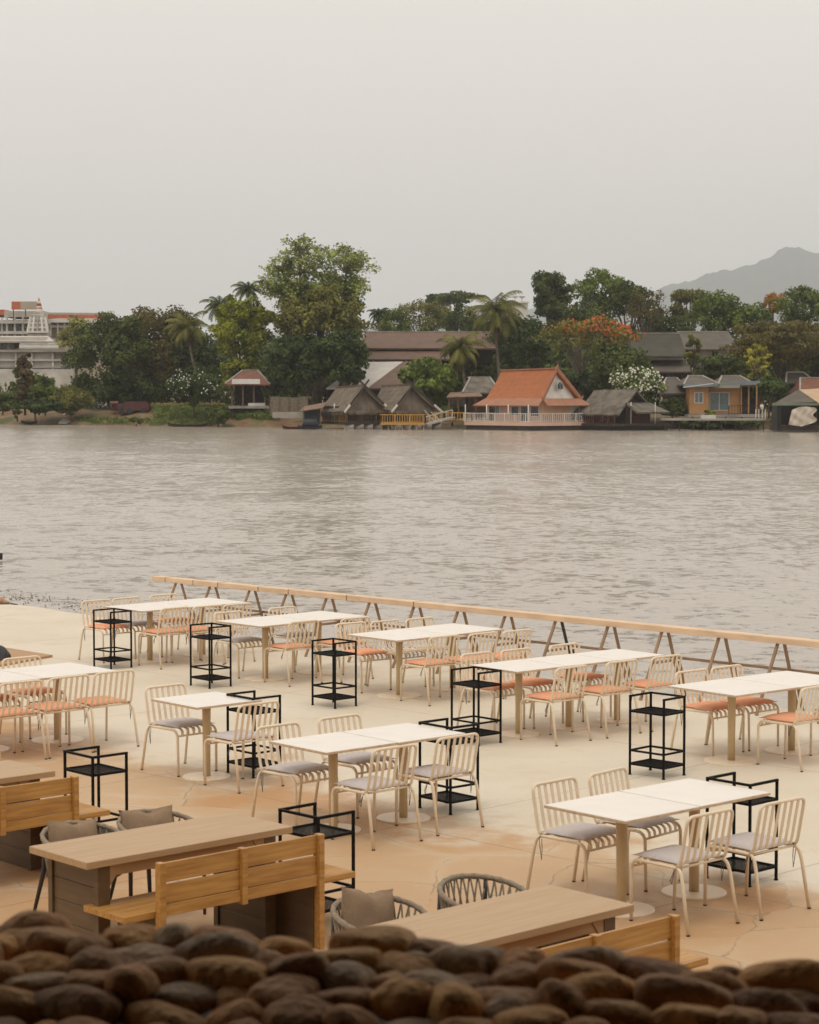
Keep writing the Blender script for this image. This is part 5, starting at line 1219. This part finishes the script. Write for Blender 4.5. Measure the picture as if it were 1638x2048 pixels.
for x in (540, 559, 578, 597): b.wall('panel', BAMB, x + .5, x + 18.5, 793 + (x % 3), 832, 268, .12)
for x in (540, 559, 578, 597, 616): b.wall('post', MW, x - .6, x + .4, 790, 832, 267.8, .1)
b = B('garden_wall', 'low grey-green concrete wall below the bamboo fence', 585, 264, 'wall'); b.wall('wall', CONC2, 545, 622, 824, 836, 264, .3)
b = B('lean_to', 'rusty tin lean-to roof attached left of the thatched huts', 625, 262, 'shed')
m = MB(); m.slab(pts((598, 822, 255), (645, 815, 255), (655, 804, 261), (610, 812, 261)), .1); b.put('roof', m, RUSTY); b.wall('wall', NAVY, 608, 640, 818, 848, 257, 2)
for x in (606, 640): b.wall('post', MW, x, x + 1.5, 818, 852, 255.4, .12)
b = B('thatched_hut', 'small grey thatched hut between the drooping palm and the orange roof', 960, 262, 'hut')
hip(b, 925, 1000, 785, 755, 259, 8, 18, THATCH2); b.wall('wall', MW, 935, 985, 784, 835, 261, 4); m = MB(); m.slab(pts((893, 794, 256), (965, 792, 256), (958, 783, 260), (900, 785, 260)), .1); b.put('awning', m, RUSTY)
for x in (897, 915, 950): b.wall('post', MW, x, x + 3, 792, 838, 256.4, .2)
b.windows([(905, 913, 800, 826), (921, 931, 798, 830)], 261, frame=MW, name='door', mull=False); b.wall('back_wall', DW, 897, 934, 790, 836, 261.3, .2)
b = B('boathouse', 'dark boathouse with tan sheet roof at the right photo edge', 1600, 240, 'boathouse')
m = MB(); m.slab(pts((1545, 808, 236), (1700, 800, 236), (1700, 778, 240), (1598, 779, 240)), .12); b.put('roof', m, GRT)
m = MB(); m.slab(pts((1598, 779, 239.8), (1638, 806, 235.5), (1760, 800, 235.5), (1700, 774, 239.8)), .12); b.put('roof', m, TANR, label='tan roof sheet')
b.wall('beam', GRB, 1545, 1700, 806, 811, 235.8, .2); b.wall('back_wall', BLK, 1556, 1700, 808, 862, 239.5, .3); b.wall('side_wall', BLK, 1554, 1560, 812, 862, 236, 3.5)
for x in (1560, 1632, 1690): b.wall('post', DW, x, x + 2.5, 811, 864, 236.1, .15)
b.wall('deck', DW, 1554, 1700, 851, 862, 236.2, 5)
b = B('tarpaulin', 'crumpled off-white tarpaulin draped in the front of the boathouse', 1603, 235.4, 'tarpaulin')
m = MB(); nx, nz = 22, 12; vs = []
top = np.interp(np.arange(nx + 1) / nx, [0, .3, .6, 1], [820, 814, 813, 815]); botm = np.interp(np.arange(nx + 1) / nx, [0, .5, 1], [849, 853, 845])
for j in range(nz + 1):
    for i in range(nx + 1):
        px = 1584 + 46 * i / nx - 7 * (j / nz) * (1 - i / nx) + 4 * math.sin(j * .8) * (i / nx); py = top[i] + (botm[i] - top[i]) * j / nz; d = .05 * math.sin(i * .9 + j * .5) + .07 * math.sin(i * .5 - j * .9)
        vs.append(at(px, py, 235.2 + d))
for dy in (0, .04): m.add([v + Vector((0, dy, 0)) for v in vs], [(j * (nx + 1) + i, j * (nx + 1) + i + 1, (j + 1) * (nx + 1) + i + 1, (j + 1) * (nx + 1) + i) for j in range(nz) for i in range(nx)], True)
b.put('cloth', m, TARP)
for lab, x0, x1, ye, yr, D in (('dark hipped roof house behind the boathouse at the right', 1572, 1634, 766, 745, 262), ('brown-roofed house past the right photo edge behind the boathouse', 1600, 1700, 786, 756, 256)):
    b = B('small_house', lab, (x0 + x1) / 2, D, 'house'); hip(b, x0, x1, ye, yr, D, 9, 14, GGR if D > 260 else REDT); b.wall('wall', DW, x0 + 5, x1 - 5, ye, 830, D + 1.5, 6)
b = B('white_building', 'distant white building with rooftop dishes behind the big palm', 1035, 420, 'building')
b.wall('wall', WHITE, 1008, 1056, 606, 660, 420, 10); b.wall('parapet', WHITE, 1006, 1058, 603, 606, 419.6, 11)
for x in (1030, 1044):
    m = MB(); c = at(x, 597, 421); m.tube([c, c - Vector((0, 0, .8))], .08, 5); m.lathe([(.02, 0), (.4, .12), (.7, .4), (.72, .42), (.4, .16)], 12); n0 = 10
    m.v[n0:] = [(x_ + c.x, y_ + c.y, z_ + c.z) for x_, y_, z_ in m.v[n0:]]; b.put('satellite_dish', m, CONC)

# temple compound at the far left
b = B('temple_building', 'long pale temple building with orange-red roof band and balconies', 90, 440, 'building')
b.wall('wall', BEIGE, -120, 92, 640, 760, 440, 14); b.wall('wall', BEIGE, 92.2, 232, 642, 760, 443, 12)
b.wall('roof_band', REDS, -120, 8, 619, 630, 437, 15); m = MB(); m.slab(pts((86, 629, 441), (232, 631, 441), (226, 626, 447), (90, 625, 447)), .3); b.put('roof', m, RUSTY)
b.wall('roof_band', REDS, 88, 230, 630, 637, 441, .4); b.wall('fascia', WHITE, 88, 230, 637.5, 645, 440.8, .5)
b.wall('parapet', CONC, 8, 88, 622, 634, 436.5, 14)
for y in (634, 655): b.wall('balcony', CONC, -120, 96, y + 7, y + 13, 436, 3.5)
for x in (-90, -60, -30, 2, 12, 28, 44, 62, 78, 92): b.wall('column', CONC, x, x + 3, 634, 672, 436.4, .5)
b.windows([(x, x + 9, 644, 654) for x in (-50, -20, 0, 18, 33, 50, 66)] + [(x, x + 9, 660, 671) for x in (-50, -20, 5, 18, 33, 50, 66)], 440, frame=CONC)
for x in range(100, 226, 14): b.wall('column', CONC, x, x + 2.5, 645, 672, 441.2, .5)
b.wall('balcony', CONC, 92, 232, 650, 655, 441.5, 1.4)
b = B('billboard', 'beige and orange billboard standing on the temple roof', 52, 434, 'billboard')
b.wall('panel', REDS, 23, 41, 603, 619, 434, .4); b.wall('panel', BEIGE, 41.2, 78, 603, 619, 434, .4)
for x in (26, 50, 74): b.wall('post', MW, x, x + 1.5, 618, 640, 434.5, .3)
b = B('temple_tower', 'white pyramid-shaped temple spire with red and dark ringed tip', 76, 400, 'tower')
L0 = at(76, 786, 400); k = 400 / FPX
prof_ = [(24, 676), (22, 664), (16, 634), (12.5, 626), (9, 622)]
m = MB()
for i in range(len(prof_) - 1):
    (w0, y0), (w1, y1) = prof_[i], prof_[i + 1]; z0, z1 = zpy(y0, 400), zpy(y1, 400); a0, a1 = w0 * k * .86, w1 * k * .86
    vs = [(L0.x + sx * a, 402 + sy * a, z) for a, z in ((a0, z0), (a1, z1)) for sx, sy in ((-1, -1), (1, -1), (1, 1), (-1, 1))]
    m.add(vs, [(0, 1, 5, 4), (1, 2, 6, 5), (2, 3, 7, 6), (3, 0, 4, 7), (4, 5, 6, 7)])
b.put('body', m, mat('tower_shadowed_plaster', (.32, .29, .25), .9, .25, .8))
m = MB()
for sx in (-1, 1):
    for f in (.0, .5, 1.0):
        for (w0, y0), (w1, y1) in ((prof_[1], prof_[2]),):
            m.beam((L0.x + sx * (w0 * f) * k * .9, 402 - w0 * k * .9, zpy(y0, 400)), (L0.x + sx * (w1 * f) * k * .9, 402 - w1 * k * .9, zpy(y1, 400)), .35, .35)
for y in (664, 655, 646, 638, 630): w = np.interp(y, [622, 664], [9, 22]); m.beam((L0.x - w * k * .95, 402 - w * k * .93, zpy(y, 400)), (L0.x + w * k * .95, 402 - w * k * .93, zpy(y, 400)), .3, .3)
b.put('ribs', m, WHITE)
for r0, r1, y0, y1, mt in ((8, 7, 622, 617, WHITE), (7.2, 6, 617, 614, REDS), (6, 5.2, 614, 611, WHITE), (5.6, 4.6, 611, 608, NAVY), (4.6, 3.8, 608, 605, REDS), (3.6, 2.6, 605, 601, WHITE), (2.2, .5, 601, 594, REDS)):
    m = MB(); m.lathe([(r0 * k, zpy(y0, 400)), (r1 * k, zpy(y1, 400))], 14, (L0.x, 402)); b.put('spire_ring', m, mt)
b = B('temple_hall', 'low white-roofed temple hall and balustraded terrace in front of the spire', 60, 380, 'hall')
b.wall('roof', TIN, -120, 88, 674, 682, 378, 12); m = MB(); m.slab(pts((-120, 682, 377), (108, 682, 377), (96, 672, 386), (-120, 672, 386)), .3); b.put('roof', m, TIN)
b.wall('wall', CONC, -120, 96, 682, 702, 382, 8); b.windows([(x, x + 10, 686, 697) for x in (-60, -35, 2, 22)], 382, frame=MW); b.wall('window', MAROON, 28, 38, 685, 696, 381.8, .2)
m = MB(); z0, z1 = zpy(700, 374), zpy(689, 374)
for x in np.arange(40, 116, 2.6): p = at(x, 700, 374); m.tube([(p.x, p.y, z0), (p.x, p.y, (z0 + z1) / 2), (p.x, p.y, z1)], [.09, .16, .08], 6)
p, q = at(40, 700, 374), at(118, 700, 374); m.beam((p.x, p.y, z1 + .1), (q.x, q.y, z1 + .1), .3, .2); b.put('balustrade', m, WHITE)
b = B('terraced_wall', 'tall stained white retaining wall with ledges below the temple', 70, 360, 'wall')
b.wall('wall', CONC, -120, 146, 704, 812, 362, 3); b.wall('ledge', CONC2, -120, 140, 700, 704, 360.5, 5); b.wall('ledge', CONC, -120, 145, 718, 722, 361.2, 1); b.wall('ledge', CONC2, -120, 145, 733, 736, 361.2, 1)
for x in (-90, -50, -10, 30, 62, 104, 142): b.wall('pilaster', WHITE, x, x + 3, 704, 738, 361.4, .6)
m = MB()
for x in range(110, 136, 4): rectbox(m, x, x + 1.8, 708, 718, 361.6, .4)
b.put('grille', m, CONC2); b.wall('base', CONC, -120, 145, 738, 812, 361.0, .9)

# vehicles, people and boats on the bank
b = B('red_truck', 'dark red truck body with canvas top parked under the rain trees', 265, 292, 'truck')
b.wall('body', REDP, 248, 297, 807, 821, 290, 2.4); b.wall('canopy', REDP, 250, 295, 803, 806.6, 290.1, 2.2); b.wall('cab', MAROON, 236, 247.6, 807, 821, 290.2, 2.2)
b.windows([(238, 245, 809, 814)], 290.2, frame=MAROON, mull=False, fw=.06)
for x in (243, 258, 286):
    c = at(x, 822, 289.9); m = MB(); m.tube([(c.x, 289.85, c.z), (c.x, 290.25, c.z)], .42, 14); w_ = b.put('wheel', m, CAPM)
b = B('food_stall', 'small dark red stall with pale cover left of the red truck', 228, 294, 'stall')
b.wall('counter', MAROON, 222, 234, 809, 822, 292, 1.4); m = MB(); m.slab(pts((220, 806, 291.6), (236, 806, 291.6), (236, 802, 293.6), (220, 802, 293.6)), .08); b.put('awning', m, REDT)
for x in (221.5, 233.5): b.wall('post', MW, x, x + .8, 805, 822, 291.8, .08)
def motorbike(px, D, lab, col):
    o = at(px, 786, D); o.z = 1.42; t = thing('motorbike', lab, 'motorbike', tuple(o), 0, 'motorbikes parked left of the red truck')
    for x in (-.62, .62):
        m = MB(); n = 14; ring = [(x + .29 * math.cos(6.2832 * i / n), 0, .3 + .29 * math.sin(6.2832 * i / n)) for i in range(n + 1)]; m.tube(ring, .045, 5, caps=False); m.build('wheel', CAPM, t)
    m = MB(); m.tube([(-.55, 0, .55), (-.2, 0, .62), (.1, 0, .45), (.45, 0, .6), (.5, 0, .9)], [.1, .13, .12, .1, .05], 6); m.build('body', col, t)
    m = MB(); m.bevbox(-.55, .1, -.1, .1, .68, .76, .02); m.build('seat', CAPM, t)
    m = MB(); m.tube([(.62, 0, .3), (.46, 0, .98)], .03, 5); m.tube([(.46, -.3, 1.0), (.46, .3, 1.0)], .02, 5); m.build('handlebar', CONC, t)
for i, (px, lab, col) in enumerate(((188, 'leftmost parked motorbike, dark', NAVY), (196, 'second parked motorbike from the left, red', REDP), (205, 'third parked motorbike from the left, pale', CONC), (214, 'rightmost parked motorbike, next to the red stall', NAVY))): motorbike(px, 289.5 + .4 * i, lab, col)
b = B('steps', 'concrete stairway running down the sandy left bank to the water', 143, 296, 'stairs')
m = MB()
for i in range(10):
    f = i / 10; p = at(159 - 31 * f, 786, shoreD(143) + 11 - 10.5 * f); z = 1.3 - 1.75 * f; m.box(p.x - .9, p.x + .9, p.y - .6, p.y + .6, z - .3, z + .02 * (i % 2))
b.put('treads', m, CONC)
for nm, lab, px, D, Ln, mt, rz, z in (('rowing_boat', 'dark long boat moored below the concrete steps', 165, 291, 3.4, DW, 2, -.72), ('rowing_boat', 'dark boat pulled up on the sand at the far left', 58, 293.5, 2.2, DW, 6, -.6),
     ('rowing_boat', 'long dark boat lying along the grassy bank', 375, 275, 5.2, DW, -1, -.72), ('rowing_boat', 'low red boat moored left of the thatched huts', 586, 256, 2.6, REDP, 2, -.72), ('rowing_boat', 'navy covered boat tied up beside the left thatched hut', 620, 254.5, 2.9, NAVY, 4, -.68)):
    p = at(px, 786, D); t = thing(nm, lab, 'boat', (p.x, p.y, z), R(rz), 'boats along the far bank'); m = MB(); hull(m, Ln, .9, .3, rise=.25); m.build('hull', mt, t)
    if 'navy' in lab: m = MB(); m.tube([(-1, 0, .35), (-.5, 0, .75), (.6, 0, .75), (1.1, 0, .35)], [.1, .5, .5, .1], 8); m.build('cover', NAVY, t)
m = MB(); p = at(127, 830, 296.5); m.beam(p, p + Vector((1.0, 1.2, .75)), .4, .1); tag(m.build('plank', WHITE), 'short white plank leaning on the sandy left bank', 'plank')
# person in a white shirt
def person(px, D, z):
    o = at(px, 786, D); o.z = z; t = thing('person', 'person in white shirt and dark shorts walking on the walkway by the orange cottage', 'person', tuple(o), R(25))
    me = bpy.data.meshes.new('body'); V = [(0, 0, .92), (0, 0, 1.12), (0, .01, 1.36), (0, 0, 1.47), (0, -.01, 1.56), (0, -.015, 1.66), (.17, 0, 1.38), (.23, .03, 1.12), (.25, -.08, .90), (-.17, 0, 1.38), (-.23, -.02, 1.12), (-.24, -.14, .93), (.09, 0, .86), (.10, .06, .48), (.10, .16, .09), (.10, .06, .03), (-.09, 0, .86), (-.10, -.10, .48), (-.10, -.10, .09), (-.10, -.22, .03)]
    E_ = [(0, 1), (1, 2), (2, 3), (3, 4), (4, 5), (2, 6), (6, 7), (7, 8), (2, 9), (9, 10), (10, 11), (0, 12), (12, 13), (13, 14), (14, 15), (0, 16), (16, 17), (17, 18), (18, 19)]
    Rr = [.15, .14, .15, .06, .09, .08, .06, .045, .035, .06, .045, .035, .095, .065, .045, .04, .095, .065, .045, .04]
    me.from_pydata(V, E_, []); ob = bpy.data.objects.new('body', me); COL.objects.link(ob); ob.parent = t; md = ob.modifiers.new('skin', 'SKIN')
    for i, r in enumerate(Rr): me.skin_vertices[0].data[i].radius = (r, r * .75 if i < 3 else r)
    me.skin_vertices[0].data[0].use_root = True; ob.modifiers.new('sub', 'SUBSURF').levels = 2; me.materials.append(mat('skin', (.30, .17, .11), .6, .05)); 
    m = MB(); m.tube([(0, 0, .88), (0, 0, 1.1), (0, .005, 1.32), (0, 0, 1.46)], [.18, .17, .19, .09], 12); m.tube([(.12, 0, 1.40), (.24, .02, 1.16)], [.085, .075], 8); m.tube([(-.12, 0, 1.40), (-.24, -.02, 1.16)], [.085, .075], 8); m.build('shirt', WHITE, t)
    m = MB(); m.tube([(.09, 0, .92), (.10, .05, .5)], [.125, .10], 8); m.tube([(-.09, 0, .92), (-.10, -.09, .5)], [.125, .10], 8); m.build('shorts', NAVY, t)
    m = MB(); o2 = stone_vs(random.Random(1), .105, .115, .09, 2); m.add([v + Vector((0, .02, 1.68)) for v in o2[0]], o2[1], True); m.build('hair', CAPM, t)
me_ = None
try: person(1524, 247.6, zpy(829, 252.5) - .25)
except Exception as e: print('person', e)

# ------------------------------------------------------------------ haze
HAZE = bpy.data.materials.new('haze'); HAZE.use_nodes = True; n = HAZE.node_tree; n.nodes.clear()
o_ = n.nodes.new('ShaderNodeOutputMaterial'); v_ = n.nodes.new('ShaderNodeVolumePrincipled'); v_.inputs['Color'].default_value = (.88, .92, .985, 1); v_.inputs['Density'].default_value = .000155; v_.inputs['Anisotropy'].default_value = .7
n.links.new(v_.outputs[0], o_.inputs['Volume'])
m = MB(); m.box(-5600, 9200, -30, 10500, -3, 760); hz = m.build('haze', HAZE); hz['kind'] = 'stuff'; hz['label'] = 'thin pale haze over the river valley'
